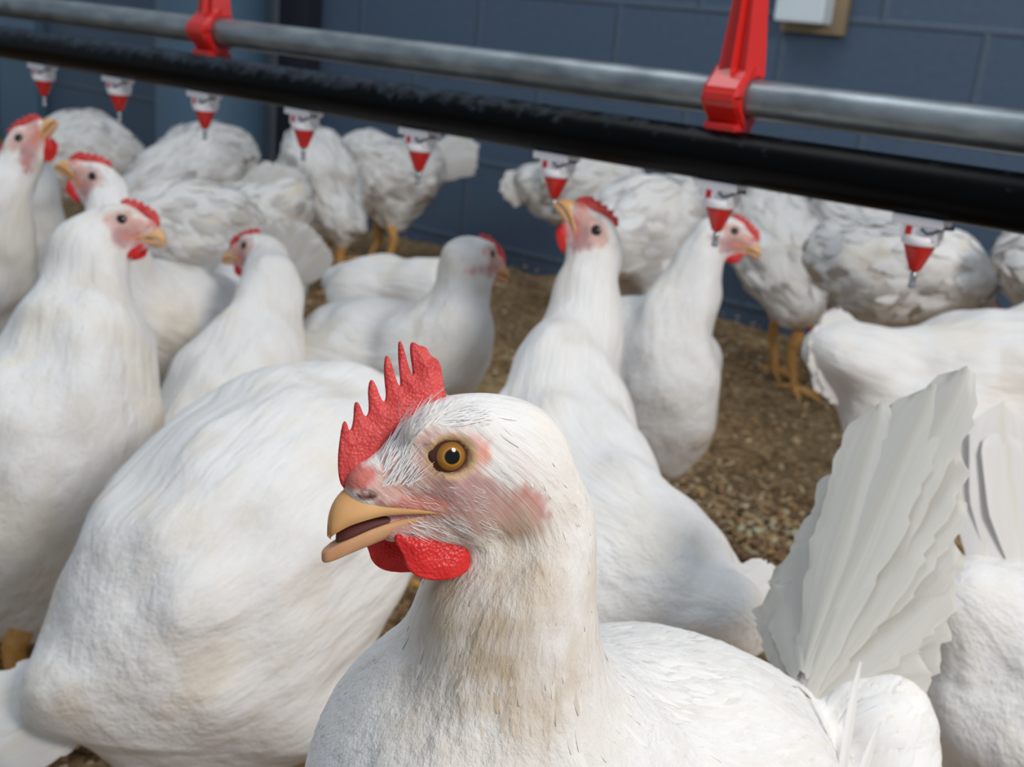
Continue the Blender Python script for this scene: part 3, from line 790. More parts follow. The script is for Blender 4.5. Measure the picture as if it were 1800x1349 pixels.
def feathers(V, Q, sdf, chain, dens, Lr, Wr, seed, keep=None, lift=0.0012, nseg=3, cream=0.25, spread=0.25, fluff=None, tilt=0.10, stain_shade=None):
    """short vanes laid along the body from head to tail, hugging the surface"""
    r = np.random.RandomState(seed)
    tri = V[Q]; ar = np.linalg.norm(np.cross(tri[:, 1] - tri[:, 0], tri[:, 3] - tri[:, 0]), axis=1)
    n = int(dens * ar.sum())
    f = r.choice(len(Q), n, p=ar / ar.sum()); a, b = r.rand(n, 1), r.rand(n, 1)
    q = tri[f]; p = (q[:, 0] * (1 - a) + q[:, 1] * a) * (1 - b) + (q[:, 3] * (1 - a) + q[:, 2] * a) * b
    if keep is not None:
        m = keep(p, r); p = p[m]
    N = nrm(grad(sdf, p)); s, T, C = chain.local(p)
    D = -T + np.array([0, 0, -0.35]); D = D - N * (D * N).sum(1, keepdims=True); dl = np.linalg.norm(D, axis=1)
    D = nrm(nrm(D) + nrm(np.cross(N, D)) * (r.randn(len(p), 1) * spread))
    Lm = np.maximum(Lr[0] * (1 - s / chain.s[-1]) + Lr[1] * s / chain.s[-1], 0.01)[:, None] * 1.3
    m = ((nrm(grad(sdf, p + D * Lm)) * N).sum(1) > 0.45) & (dl > 0.25); p, N, s, T, D = p[m], N[m], s[m], T[m], D[m]
    n = len(p)
    t_head = (s / chain.s[-1])[:, None]
    L = (Lr[0] * (1 - t_head) + Lr[1] * t_head) * (0.7 + 0.6 * r.rand(n, 1))
    Wd = (Wr[0] * (1 - t_head) + Wr[1] * t_head) * (0.7 + 0.6 * r.rand(n, 1))
    B = np.cross(N, D); rows = []; nrows = []; tb = r.randn(n, 1) * tilt; td = (t_head * 0 + 0.5 + 0.5 * r.rand(n, 1)) * tilt
    ts = np.linspace(0, 1, nseg + 1)
    lf = lift * (0.5 + r.rand(n, 1))
    if fluff is not None: lf = lf + fluff(p)[:, None]
    prof = [0.55, 1.0, 0.85, 0.25] if nseg == 3 else [0.5, 1.0, 0.95, 0.65, 0.16]
    for t, w in zip(ts, prof):
        x = p + D * L * t; 
        dd = sdf(x); g = nrm(grad(sdf, x)); x = x - g * (dd[:, None]) + g * (-0.0006 + lf * (0.25 + t * t * 1.2))
        rows.append((x - B * Wd * w * 0.5, x + g * Wd * w * 0.10, x + B * Wd * w * 0.5))
        tn = g + tb * B + td * D
        nrows += [nrm(tn - B * 0.20), nrm(tn), nrm(tn + B * 0.20)]
    VV = np.stack([c for row in rows for c in row], 1); k = 3 * (nseg + 1)
    base = np.arange(n)[:, None] * k; FF = []
    for i in range(nseg):
        for j in (0, 1): FF.append(base + np.array([[i * 3 + j, i * 3 + j + 3, i * 3 + j + 4, i * 3 + j + 1]]))
    c = WHITE[None] * (0.97 + 0.06 * r.rand(n, 1))
    t = (r.rand(n, 1) ** 3) * cream; c = c * (1 - t) + CREAM[None] * t
    if stain_shade is not None:
        w = stain_shade(p); c = c * (1 - w) + np.array((0.55, 0.45, 0.33)) * w
    c = np.concatenate([c, np.ones((n, 1))], 1)
    fcv = np.stack([np.repeat(r.rand(n), k), np.tile(np.repeat(ts, 3), n) * 0.004, np.tile([0, .5, 1], n * (nseg + 1)) * 0.012], 1)
    NR = np.stack(nrows, 1)
    mids = VV[:, 1::3]; ac = VV[:, 2::3] - VV[:, 0::3]; al = np.gradient(mids, axis=1)
    geo = np.repeat(nrm(np.cross(al, ac)), 3, axis=1)
    bad = (geo * NR).sum(2, keepdims=True) < 0.25
    NORM[0] = np.where(bad, geo, NR).reshape(-1, 3)
    return VV.reshape(-1, 3), np.concatenate(FF), {'Col': ('FLOAT_COLOR', np.repeat(c, k, 0)), 'fc': ('FLOAT_VECTOR', fcv), 'skin': ('FLOAT', np.zeros(n * k))}

def vane(base, tip, wid, face, bend=0.0, nl=14, notch=0, seed=0, cup=0.08, split=0.0, tint=0.97):
    """one quill feather from base to tip: rounded vane with a shaft, cupped across"""
    r = np.random.RandomState(seed); base, tip = np.asarray(base), np.asarray(tip)
    ax = tip - base; L = np.linalg.norm(ax); d = ax / L; N = nrm(face - d * (face @ d)); B = np.cross(N, d)
    V, F, nc = [], [], 9
    for i in range(nl + 1):
        t = i / nl
        w = wid * (0.22 + 0.78 * min(1, (t / 0.45)) ** 0.8) * math.sqrt(max(0.0, 1 - max(0, (t - 0.84) / 0.165) ** 2.4)) 
        c = base + ax * t + N * bend * L * (t * t) 
        for j in range(nc):
            u = (j / (nc - 1)) * 2 - 1
            jag = 0
            if abs(u) > 0.6: jag = split * wid * (r.rand() - 0.5)
            x = c + B * (u * w * 0.5) + N * (-cup * wid * u * u) + d * (-abs(u) * wid * 0.10 + jag * 1.4)
            if abs(u) < 0.05: x = x + N * 0.0006
            V.append(x + B * jag * u)
    for i in range(nl):
        for j in range(nc - 1): F.append((i * nc + j, i * nc + j + 1, (i + 1) * nc + j + 1, (i + 1) * nc + j))
    V = np.array(V)
    fcv = np.stack([np.tile(np.abs(np.linspace(-1, 1, nc)), nl + 1) * 0.05 + np.repeat(np.linspace(0, 1, nl + 1), nc) * 0.03, np.tile(np.linspace(-1, 1, nc), nl + 1) * 0.01, np.full(len(V), seed * 0.37)], 1)
    c = WHITE * tint; cc = np.tile(np.append(c, 1.0), (len(V), 1))
    sh = (np.tile(np.abs(np.linspace(-1, 1, nc)), nl + 1) < 0.05); cc[sh, :3] = np.array((0.77, 0.74, 0.66)) * np.mean(tint)
    return V, F, {'Col': ('FLOAT_COLOR', cc), 'fc': ('FLOAT_VECTOR', fcv), 'skin': ('FLOAT', np.zeros(len(V)))}

def leg_mesh(top, foot, fwd):
    """feathered hock to three front toes and one behind"""
    top, foot = np.asarray(top), np.asarray(foot); fwd = nrm(fwd * np.array([1, 1, 0])); sd = np.cross(UPV, fwd)
    ank = foot + UPV * 0.012
    hock = top * 0.45 + ank * 0.55 - fwd * 0.012
    parts = [tube([top, (top + hock) / 2 - fwd * 0.006, hock, hock * 0.6 + ank * 0.4 + fwd * 0.002, hock * 0.2 + ank * 0.8 + fwd * 0.002, ank, ank - UPV * 0.008], [0.011, 0.0095, 0.0090, 0.0068, 0.0066, 0.0082, 0.006], 12)]
    for an, ln in ((0, 0.055), (0.62, 0.044), (-0.62, 0.044), (math.pi + 0.25, 0.024)):
        d = fwd * math.cos(an) + sd * math.sin(an)
        p = [ank - UPV * 0.002, ank + d * ln * 0.3 - UPV * 0.004, ank + d * ln * 0.65 - UPV * 0.006, ank + d * ln * 0.9 - UPV * 0.0065, ank + d * (ln + 0.006) - UPV * 0.0085, ank + d * (ln + 0.013) - UPV * 0.012]
        parts.append(tube(p, [0.0062, 0.0052, 0.0046, 0.0040, 0.0026, 0.0006], 8))
    return merge(*parts)

def hen(label, chain_px, blobs=(), head=None, tail=None, legs=None, wings=None, h=0.008, sub=1, kb=0.03, hero=False, dens=9000, dirt=0.5, seed=1, scale=1.0, neck_k=0.02,
        face_mask=1.0, L_=(0.020, 0.012), W_=(0.006, 0.004), extra=None, lift=0.0007, tilt=None):
    """chain_px: tail to neck, each (photo x, photo y, distance, radius in photo px)"""
    pts = [at(a, b, c) for a, b, c, _ in chain_px]; rad = [r * c / FPX for a, b, c, r in chain_px]
    hd = None
    if head is not None:
        ex, ey, ez, fwd, up = head[:5]
        o, R, side = head_frame(at(ex, ey, ez), cam_dir(fwd), cam_dir(up), 0.0155 * scale if abs(fwd[0]) > 0.3 or True else 0)
        hd = (o, R)
        hf = head_prims(sub > 1 or hero)
        nape = o + R @ np.array((-22, 0, -7)) * MM * scale
        pts2 = pts + [nape]; rad2 = rad + [0.0155 * scale]
    else: pts2, rad2 = pts, rad
    ch = Chain(pts2, rad2)
    bl = [(at(*q[:3]), q[3] * q[2] / FPX, at(*(q[4:7] if len(q) > 4 else q[:3])), q[7] if len(q) > 7 else kb) for q in blobs]
    body_c = pts[min(1, len(pts) - 1)] * 0.5 + pts[min(2, len(pts) - 1)] * 0.5
    fw = (pts[min(3, len(pts) - 1)] - pts[0]) * np.array([1, 1, 0]); fw = nrm(fw); sdv = np.cross(UPV, fw)
    rb = max(rad[1], rad[min(2, len(rad) - 1)])
    if legs: tops = [at(*q) for q in legs]
    else:
        tops = [body_c + sdv * sg * 0.042 * scale for sg in (1, -1)]
        tops = [np.array([q[0], q[1], max(0.07, body_c[2] - rb * 0.7)]) for q in tops]
    thighs = [(q + UPV * 0.03, np.array([q[0], q[1], q[2] if legs and q[2] < 0.16 else 0.10]) - fw * 0.004) for q in tops if q[2] > 0.108]
    lump = GNoise(13, seed, 24); lump2 = GNoise(30, seed + 50, 30)
    def base_sdf(p):
        d = np.empty(len(p)); ks = 0.0022
        for i in range(0, len(p), 30000):
            v = p[i:i + 30000]
            e = np.sqrt(np.maximum((v * v).sum(1)[:, None] - 2 * v @ ch.P.T + (ch.P * ch.P).sum(1)[None], 0)) - ch.R[None]
            m = e.min(1); d[i:i + 30000] = m - ks * np.log(np.exp((m[:, None] - e) / ks).sum(1)) + ks * 1.3
        for c, r, c2, kk in bl: d = smin(d, sd_cone(p, c, c2 + 1e-4, r, r), kk)
        for a_, b_ in thighs: d = smin(d, sd_cone(p, a_, b_, 0.036, 0.0125), 0.03)
        if hd is not None:
            q = (p - hd[0]) @ hd[1] / (MM * scale)
            d = smin(d, hf(q) * MM * scale, 0.011)
        return d
    def sdf(p):
        d = base_sdf(p)
        if hd is not None:
            w = sm(0.03, 0.06, np.linalg.norm(p - hd[0], axis=1))
        else: w = 1.0
        return d + w * (0.0024 * lump(p) + 0.00045 * lump2(p)) * (0.6 if hero else 1.0)
    allp = np.array(list(ch.P) + [q[0] for q in bl] + ([hd[0]] if hd else []) + [b_ for _, b_ in thighs]); allr = np.array(list(ch.R) + [q[1] for q in bl] + ([0.045] if hd else []) + [0.03] * len(thighs))
    lo = (allp - allr[:, None]).min(0) - 0.012; hi = (allp + allr[:, None]).max(0) + 0.012
    V, Q = polygonize(sdf, lo, hi, h, 2)
    for k_ in range(sub):
        V, Q = subdiv(V, Q); V = project(sdf, V, 2 if k_ else 1, h / 2 ** (k_ + 1))
    org = np.array([body_c[0], body_c[1], 0.0])
    root = empty('hen', org, label, 'hen', GROUP)
    # colours
    s, T, C = ch.local(V)
    off = V - C; off = off - T * (off * T).sum(1, keepdims=True)
    fcv = off + s[:, None] * 0.10 * np.array([[0.577, 0.577, 0.577]])
    g1 = GNoise(9, seed + 3)(V); g2 = GNoise(28, seed + 4)(V)
    t = np.clip(sm(0.4, 2.2, g1 + 0.5 * g2) * dirt, 0, 1)[:, None]
    col = WHITE * (1 - t) + CREAM * t
    t2 = np.clip(sm(0.9, 2.4, GNoise(16, seed + 9)(V) + 0.4 * g2) * dirt * 0.8, 0, 1)[:, None]; col = col * (1 - t2) + np.array([0.66, 0.60, 0.52]) * t2
    skin = np.zeros(len(V))
    if hd is not None:
        q = (V - hd[0]) @ hd[1] / (MM * scale); q[:, 1] = np.abs(q[:, 1])
        br = GNoise(90, 5)(V) * 0.10 + GNoise(260, 6)(V) * 0.09
        for c, rr, cl, so in SKIN_BLOBS:
            e = np.sqrt((((q - np.array(c)) / np.array(rr)) ** 2).sum(1)) + br * 0.8
            w = (1 - sm(1 - so, 1.12, e)) * face_mask; col = col * (1 - w[:, None]) + np.array(cl) * w[:, None]; skin = np.maximum(skin, w)
        # white brow and ear tuft keep their feathers
        e = np.sqrt((((q - np.array((-20, 14, -3.5))) / np.array((6.5, 6, 6.0))) ** 2).sum(1)); w = (1 - sm(0.6, 1.1, e))[:, None] * 0.8
        col = col * (1 - w) + np.array((0.78, 0.68, 0.64)) * w; skin = skin * (1 - w[:, 0] * 0.6)
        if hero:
            w = throat(V); col = col * (1 - w) + np.array((0.55, 0.45, 0.33)) * w  # dirt and the shade below the head, both painted into the colour
            rr_ = np.sqrt(((q[:, 0] - 0.4) / 1.12) ** 2 + (q[:, 2] + 0.1) ** 2)
            w = ((1 - sm(5.6, 7.0, rr_)) * (q[:, 1] > 8))[:, None]; col = col * (1 - w) + np.array((0.58, 0.38, 0.19)) * w
            w = ((1 - sm(4.4, 5.2, rr_)) * (q[:, 1] > 8))[:, None]; col = col * (1 - w) + np.array((0.13, 0.06, 0.045)) * w
            e = np.sqrt((((q - np.array((21.6, 6.0, -11.2))) / np.array((3.6, 4, 1.5))) ** 2).sum(1)); w = (1 - sm(0.6, 1.1, e))[:, None]
            col = col * (1 - w) + np.array((0.16, 0.06, 0.045)) * w
    bo = mesh_obj('body', V, Q, M_BODY, root, {'Col': ('FLOAT_COLOR', np.concatenate([col, np.ones((len(V), 1))], 1)), 'fc': ('FLOAT_VECTOR', fcv), 'skin': ('FLOAT', skin)}, origin=org)
    if not hero: soft_normals(bo, nrm(grad(sdf, V, 1.5e-3)))
    # plumage
    def keep(p, r):
        if hd is None: return np.ones(len(p), bool)
        q = (p - hd[0]) @ hd[1] / (MM * scale); qa = q.copy(); qa[:, 1] = np.abs(qa[:, 1])
        e = np.full(len(p), 9.0)
        for c, rr, cl, so in SKIN_BLOBS: e = np.minimum(e, np.sqrt((((qa - np.array(c)) / (np.array(rr) + 1.0)) ** 2).sum(1)))
        front = (qa[:, 0] > -6) & (np.linalg.norm(q, axis=1) < 45)
        return (e > 1.08) & ~front
    if dens:
        fl = None
        Vf, Ff, at_ = feathers(V, Q, sdf, ch, dens, L_, W_, seed, keep, lift, 4 if hero else 3, tilt=tilt if tilt else (0.06 if hero else 0.045), stain_shade=throat if hero else None)
        tag(soft_normals(mesh_obj('body_feathers', Vf, Ff, M_CARD, root, at_, origin=org), NORM[0]), kind='stuff')
    if hd is not None: add_face(root, org, hd[0], hd[1], scale, hero)
    # tail fan
    if tail is not None:
        (bx, by, bz), (tx, ty, tz), spread, nf, wid = tail[:5]
        b0, t0 = at(bx, by, bz), at(tx, ty, tz); ax = t0 - b0; L = np.linalg.norm(ax)
        fa = nrm(np.array(tail[5])) if len(tail) > 5 else None
        vd = cam_dir(fa) if fa is not None else cam_dir((0, 0, 1)); sp = nrm(np.cross(ax, vd)); r = np.random.RandomState(seed + 77)
        Vs, Fs, A_ = [], [], None
        for i in range(nf):
            u = (i / (nf - 1)) * 2 - 1
            tp = b0 + (ax * math.cos(u * spread) + sp * L * math.sin(u * spread)) * (1 - 0.12 * abs(u) + 0.06 * r.rand())
            v, f, aa = vane(b0 + sp * u * 0.012 + vd * 0.003 * (i % 3 - 1), tp, wid, vd + sp * 0.25 * u, 0.05 * (1 if i % 2 else 0.6), seed=seed * 31 + i, split=0.10 if spread > 0.1 else 0.0)
            o_ = len(Vs); Vs += list(v); Fs += [tuple(k + o_ for k in q) for q in f]
            A_ = aa if A_ is None else {k: (A_[k][0], np.concatenate([A_[k][1], aa[k][1]])) for k in A_}
        mesh_obj('tail', Vs, Fs, M_TAIL, root, A_, origin=org)
    # wings
    if wings:
        for (cx, cy, cz), (tx, ty, tz), thick, height in wings:
            # front (shoulder) and tip points; a flat folded wing lying on the flank
            a, b = at(cx, cy, cz), at(tx, ty, tz); X = nrm(b - a); L = np.linalg.norm(b - a); m = (a + b) / 2
            N = nrm(grad(base_sdf, m[None])[0]); N = nrm(N - X * (N @ X)); Z = np.cross(N, X)
            m2 = m - N * base_sdf(m[None])[0] 
            R_ = np.stack([X, N, Z], 1)
            rr = np.array([L * 0.55, thick, height]); ln = GNoise(30, seed + 21)
            def wsdf(p):
                d = sd_ell(p, m2, R_, rr)
                return d + 0.0012 * ln(p)
            hw = max(h * 0.8, 0.004); Vw, Qw = polygonize(wsdf, m2 - L * 0.62, m2 + L * 0.62, hw, 2)
            if hero: Vw, Qw = subdiv(Vw, Qw); Vw = project(wsdf, Vw, 1, hw / 2)
            qq = (Vw - m2) @ R_; fw_ = np.stack([qq[:, 0] * 0.12, qq[:, 1], qq[:, 2]], 1)
            cw = np.tile(np.append(WHITE, 1.0), (len(Vw), 1))
            wch = Chain([b, m2, a], [height * 0.5] * 3)
            mw = mesh_obj('wing', Vw, Qw, M_BODY, root, {'Col': ('FLOAT_COLOR', cw), 'fc': ('FLOAT_VECTOR', fw_), 'skin': ('FLOAT', np.zeros(len(Vw)))}, origin=org)
            if hero:
                Vf, Ff, at_ = feathers(Vw, Qw, wsdf, wch, dens * 0.7, (0.026, 0.018), (0.011, 0.008), seed + 5, None, 0.0007, 4 if hero else 3, spread=0.12, tilt=0.05)
                tag(soft_normals(mesh_obj('wing_feathers', Vf, Ff, M_CARD, mw, at_, origin=org), NORM[0]), kind='stuff')
    # legs down to the litter
    for t_ in tops:
        ft = np.array([t_[0], t_[1], 0.002]) + fw * 0.008
        mesh_obj('leg', *leg_mesh(np.array([t_[0], t_[1], min(t_[2], 0.15) + 0.01]), ft, fw), M_LEG, root, origin=org)
    if extra: extra(root, org, sdf, ch, hd)
    return root

def hero_extra(root, org, sdf, ch, hd):
    o, R = hd
    r = np.random.RandomState(3)
    # tail quills, base low on the rump, fanned upward
    b = np.array([1405, 1195]); zb = 0.50
    tips = [(1545, 703, .55, 105), (1502, 800, .55, 120), (1455, 880, .55, 130), (1400, 960, .545, 125), (1358, 1025, .54, 110), (1600, 690, .545, 105), (1640, 668, .54, 110), (1697, 638, .535, 105), (1674, 770, .53, 110), (1682, 850, .52, 110),
            (1674, 940, .51, 110), (1674, 1010, .505, 105), (1670, 1070, .50, 100), (1655, 1130, .495, 95), (1640, 1185, .49, 90),
            (1570, 790, .556, 130), (1620, 800, .55, 130), (1520, 900, .556, 130), (1600, 930, .54, 140), (1480, 1000, .55, 130), (1580, 1050, .525, 130)]
    for i, (tx, ty, tz, w) in enumerate(tips):
        f = (math.atan2(1195 - ty, tx - 1405)) / math.pi
        bs = at(b[0] - 25 + 55 * (1 - f) , b[1] - 15 + 20 * (i % 3), zb + 0.006 * math.sin(i * 2.1))
        v, fc, aa = vane(bs, at(tx, ty, tz), w * tz / FPX, cam_dir((-0.62, 0.15, 0.75)), -0.02, 26, seed=100 + i, cup=0.05, split=0.10 if i < 15 else 0.04, tint=np.array((0.80, 0.795, 0.75)))
        mesh_obj('tail_feather', v, fc, M_TAIL, root, aa, origin=org)
    # wing quills and rump plumes drooping at the right edge
    qs = [((1514, 1165, .468), (1470, 1385, .440), 20), ((1548, 1270, .468), (1492, 1420, .445), 18)]
    for i, (a, c, w) in enumerate(qs):
        v, fc, aa = vane(at(*a), at(*c), w * a[2] / FPX, cam_dir((0.4 - 0.1 * i, 0.2, 1)), 0.06, 16, seed=200 + i, cup=0.12)
        mesh_obj('rump_feather', v, fc, M_TAIL, root, aa, origin=org)
    # fine bristles: brow, lores, jaw and nape hackles
    k = MM; Vs, Fs, Cs, Ns = [], [], [], []
    def strand(p, d, L, w, n, col, curl=0.0):
        p = np.array(p, float); d = nrm(d); b_ = nrm(np.cross(d, n)); o_ = len(Vs)
        for t, ww in ((0, 1), (0.4, 0.9), (0.75, 0.6), (1, 0.1)):
            x = p + d * L * t + n * (0.35 * math.sin(t * 2.6) + curl * t * t) 
            Vs.append(x - b_ * w * ww); Vs.append(x + b_ * w * ww); Cs.extend([col, col]); Ns.extend([n - b_ * 0.15, n + b_ * 0.15])
        for i in range(3): Fs.append((o_ + 2 * i, o_ + 2 * i + 1, o_ + 2 * i + 3, o_ + 2 * i + 2))
    hf = head_prims(True)
    def surf(x, z, sg):
        y = 22.0
        p = np.array([[x, y, z]])
        for _ in range(25):
            d = hf(p)[0]
            if d < 0.05: break
            p[0, 1] -= d * 0.8
            if p[0, 1] < 0: return None, None
        g = nrm(grad(hf, p, 0.05)[0]); q = p[0].copy()
        if sg < 0: q[1] *= -1; g = g * np.array([1, -1, 1])
        return q, g
    white = np.append(WHITE, 1.0)
    regions = [  # x range, z range, count, direction, length, width
        ((4, 17), (0, 13), 420, (-0.62, 0, 0.78), (6, 11), 0.20, 'brow'), ((9, 18), (-9, 1), 200, (-0.55, 0, 0.8), (4, 8), 0.15, 'brow'),
        ((-8, 4), (8, 13.5), 130, (-1, 0, 0.1), (3, 6), 0.20, 'crown'),
        ((-18, 14), (-15, -8), 150, (-1, 0, -0.25), (1.6, 3.2), 0.06, 'cheek'), ((-12, 12), (-24, -16), 170, (-1, 0, -0.32), (3.0, 6.5), 0.09, 'jaw'),
        ((-26, -14), (-6, 2), 140, (-0.8, 0, -0.5), (2, 4), 0.16, 'ear'), ((-36, -29), (-22, 2), 240, (-0.6, 0, -0.8), (7, 14), 0.3, 'nape')]
    for (x0, x1), (z0, z1), n, d, (l0, l1), w, nm in regions:
        for i in range(n):
            x, z = x0 + (x1 - x0) * r.rand(), z0 + (z1 - z0) * r.rand()
            if nm == 'brow' and (x - 0.4) ** 2 / 1.25 + z * z < 95: continue
            sg = 1 if r.rand() < 0.72 else -1
            q, g = surf(x, z, sg)
            if q is None: continue
            dd = np.array(d, float) + r.randn(3) * 0.14; dd = nrm(dd - g * (dd @ g)) + g * ((0.03 + 0.05 * r.rand()) if nm == 'crown' else (0.08 + 0.10 * r.rand()))
            c = white.copy(); c[:3] *= 0.94 + 0.1 * r.rand()
            strand(q, dd, l0 + (l1 - l0) * r.rand(), w * (0.7 + 0.6 * r.rand()), g, c)
    Vw = o + (np.array(Vs) * k) @ R.T; n_ = len(Vs)
    tag(soft_normals(mesh_obj('face_bristles', Vw, Fs, M_CARD, root, {'Col': ('FLOAT_COLOR', Cs), 'fc': ('FLOAT_VECTOR', np.zeros((n_, 3))), 'skin': ('FLOAT', np.zeros(n_))}, origin=org), nrm(np.array(Ns)) @ R.T), kind='stuff')

UP = (0, 1, 0)
hen('white hen in front with tall red comb, open beak and amber eye',
    [(1390, 1240, .51, 60), (1315, 1330, .485, 158), (1160, 1400, .445, 300), (960, 1430, .385, 285), (850, 1300, .365, 215), (875, 1180, .352, 178), (885, 1085, .344, 152), (930, 990, .342, 106), (972, 895, .338, 66)],
    blobs=[(815, 1430, .360, 275), (1545, 1300, .492, 92, 1560, 1440, .48, .012), (1490, 1250, .50, 60, 1560, 1250, .498, .012)], head=(797, 803, .31, (-0.93, 0.0, 0.36), (0.0, 1, 0.05)), h=0.0042, sub=2, hero=True, dens=42000, seed=1, dirt=0.35, L_=(0.024, 0.008), W_=(0.0095, 0.0018), lift=0.0004,
    legs=[(1080, 1700, .43), (1180, 1700, .46)], extra=hero_extra)
hen('big white hen seen from behind, drooping tail at lower left, head hidden by front hen',
    [(130, 1215, .66, 85), (240, 1160, .69, 160), (385, 1045, .72, 255), (490, 930, .76, 262), (600, 820, .82, 180), (690, 780, .87, 115), (745, 760, .88, 72)],
    blobs=[(410, 1140, .72, 180), (510, 1215, .71, 85), (270, 1220, .70, 100), (400, 1250, .71, 85), (320, 1065, .638, 32, 600, 945, .672, .02)], head=(775, 735, .89, (0.75, -0.1, -0.4), UP), h=0.006, sub=1, dens=0, seed=2, dirt=0.6,
    tail=((150, 1200, .67), (-60, 1310, .65), 0.28, 14, 0.036, (0.2, 0.6, 1)), legs=[(272, 1325, .70), (470, 1330, .72)])
hen('white hen at left, red face in profile to the right above thick neck',
    [(-290, 800, 1.02, 150), (-210, 800, 1.01, 205), (-60, 830, .98, 250), (65, 800, .93, 200), (140, 650, .93, 135), (150, 540, .94, 86), (158, 450, .945, 66)],
    blobs=[(30, 960, .93, 165), (110, 900, .92, 105)], head=(208, 385, .93, (0.97, 0.15, 0.12), UP), seed=3, dens=0, dirt=0.6, legs=[(40, 1120, .90), (-120, 1120, .99)]
    )
hen('white hen at far left edge stretching her beak up and to the right',
    [(-330, 690, 1.32, 90), (-260, 660, 1.30, 130), (-130, 600, 1.24, 125), (-22, 480, 1.18, 82), (-4, 360, 1.14, 62)],
    head=(30, 245, 1.12, (0.40, 0.88, 0.15), (-0.9, 0.4, 0)), seed=4, dens=0)
hen('white hen whose pale neck rises between the far left beak and the left-facing head',
    [(-120, 700, 1.62, 60), (-60, 640, 1.6, 105), (20, 520, 1.54, 90), (66, 410, 1.48, 50), (56, 310, 1.46, 38)],
    head=(20, 270, 1.46, (-0.9, 0.3, 0.1), UP), seed=5, dens=0)
hen('white hen at left with face turned left, red comb, just behind the right-facing profile',
    [(480, 610, 1.36, 55), (425, 600, 1.31, 82), (320, 590, 1.22, 125), (225, 535, 1.15, 92), (200, 440, 1.11, 52), (194, 380, 1.1, 42)],
    head=(165, 313, 1.09, (-0.60, 0.72, 0.35), (0.7, 0.65, 0.1)), seed=6, dens=0, dirt=0.7)
hen('white hen seen from behind, small head looking left, smooth neck widening to her back',
    [(372, 900, 1.05, 116), (374, 840, 1.05, 140), (402, 750, 1.06, 134), (438, 660, 1.08, 105), (466, 575, 1.10, 68), (470, 500, 1.11, 54)],
    head=(430, 432, 1.13, (-0.82, 0.30, -0.32), UP), seed=7, dens=0, dirt=0.5)
hen('white hen with a ragged spread tail standing behind the hen that looks left',
    [(500, 500, 1.6, 40), (470, 520, 1.62, 62), (430, 530, 1.65, 75), (390, 560, 1.68, 50)],
    tail=((490, 500, 1.58), (532, 390, 1.56), 0.55, 9, 0.045, (0.3, 0, 1)), head=(350, 595, 1.70, (-0.6, -0.6, 0.1), UP), seed=8, dens=0)
hen('white hen at centre facing away right, small red face low beside her arched neck',
    [(555, 620, 1.17, 50), (590, 612, 1.15, 80), (690, 625, 1.1, 100), (775, 620, 1.06, 92), (806, 540, 1.05, 58), (814, 480, 1.05, 45)],
    head=(864, 447, 1.04, (0.68, 0.05, -0.55), (0.1, 1, 0)), seed=9, dens=0, dirt=0.7)
hen('white hen behind the centre hen, only her low flat back in view',
    [(600, 510, 1.5, 35), (630, 512, 1.48, 52), (690, 515, 1.45, 66), (760, 515, 1.42, 60), (800, 530, 1.4, 40)], head=(825, 565, 1.43, (0.5, -0.6, -0.2), UP), seed=10, dens=0)
hen('white hen drinking, head thrown back and beak up at the nipple pin',
    [(1285, 1085, .63, 70), (1215, 1080, .66, 108), (1045, 985, .72, 190), (975, 825, .80, 155), (994, 700, .85, 112), (1020, 600, .88, 74), (1031, 515, .895, 61)],
    blobs=[(1100, 1010, .69, 135)], head=(1050, 410, .885, (-0.30, 0.90, 0.28), (0.9, 0.35, 0.1)), h=0.007, seed=11, dirt=0.4, dens=0,
    tail=((1255, 1080, .65), (1395, 1040, .65), 0.16, 7, 0.03))
hen('white hen behind the drinking hen, face in profile to the right under a drinker',
    [(1010, 640, 1.42, 70), (1060, 640, 1.36, 98), (1130, 640, 1.26, 124), (1168, 640, 1.2, 90), (1200, 545, 1.2, 66), (1222, 470, 1.2, 48)],
    blobs=[(1160, 750, 1.2, 90), (1185, 690, 1.18, 72)], head=(1288, 405, 1.18, (0.95, -0.10, 0.2), (0.1, 1, 0)), seed=12, dens=0, dirt=0.6)
hen('white hen at right seen from the rear, fluffy round tail at left of her back',
    [(1525, 640, 1.1, 52), (1610, 665, 1.1, 92), (1730, 680, 1.1, 138), (1880, 660, 1.12, 138), (2000, 560, 1.15, 80), (2040, 480, 1.16, 55)],
    blobs=[(1560, 730, 1.08, 85), (1680, 790, 1.05, 100), (1475, 618, 1.08, 55), (1520, 650, 1.08, 60)], head=(2080, 420, 1.15, (0.9, 0, -0.2), UP), seed=13, dens=0,
    tail=((1560, 650, 1.09), (1418, 605, 1.07), 0.40, 11, 0.045, (0.1, 0.3, 1)), legs=[(1640, 880, 1.05), (1780, 880, 1.1)])
hen('white hen at lower right edge with her narrow tail standing upright',
    [(1700, 1060, .68, 75), (1725, 1085, .69, 108), (1830, 1150, .72, 185), (1960, 1080, .78, 170), (2040, 900, .80, 100), (2060, 800, .80, 70)],
    blobs=[(1780, 1290, .68, 140)], head=(2100, 740, .80, (0.9, -0.1, -0.2), UP), seed=14, dens=0, dirt=0.6,
    tail=((1765, 1000, .69), (1752, 712, .70), 0.03, 3, 0.042, (0.3, 0, 1)))
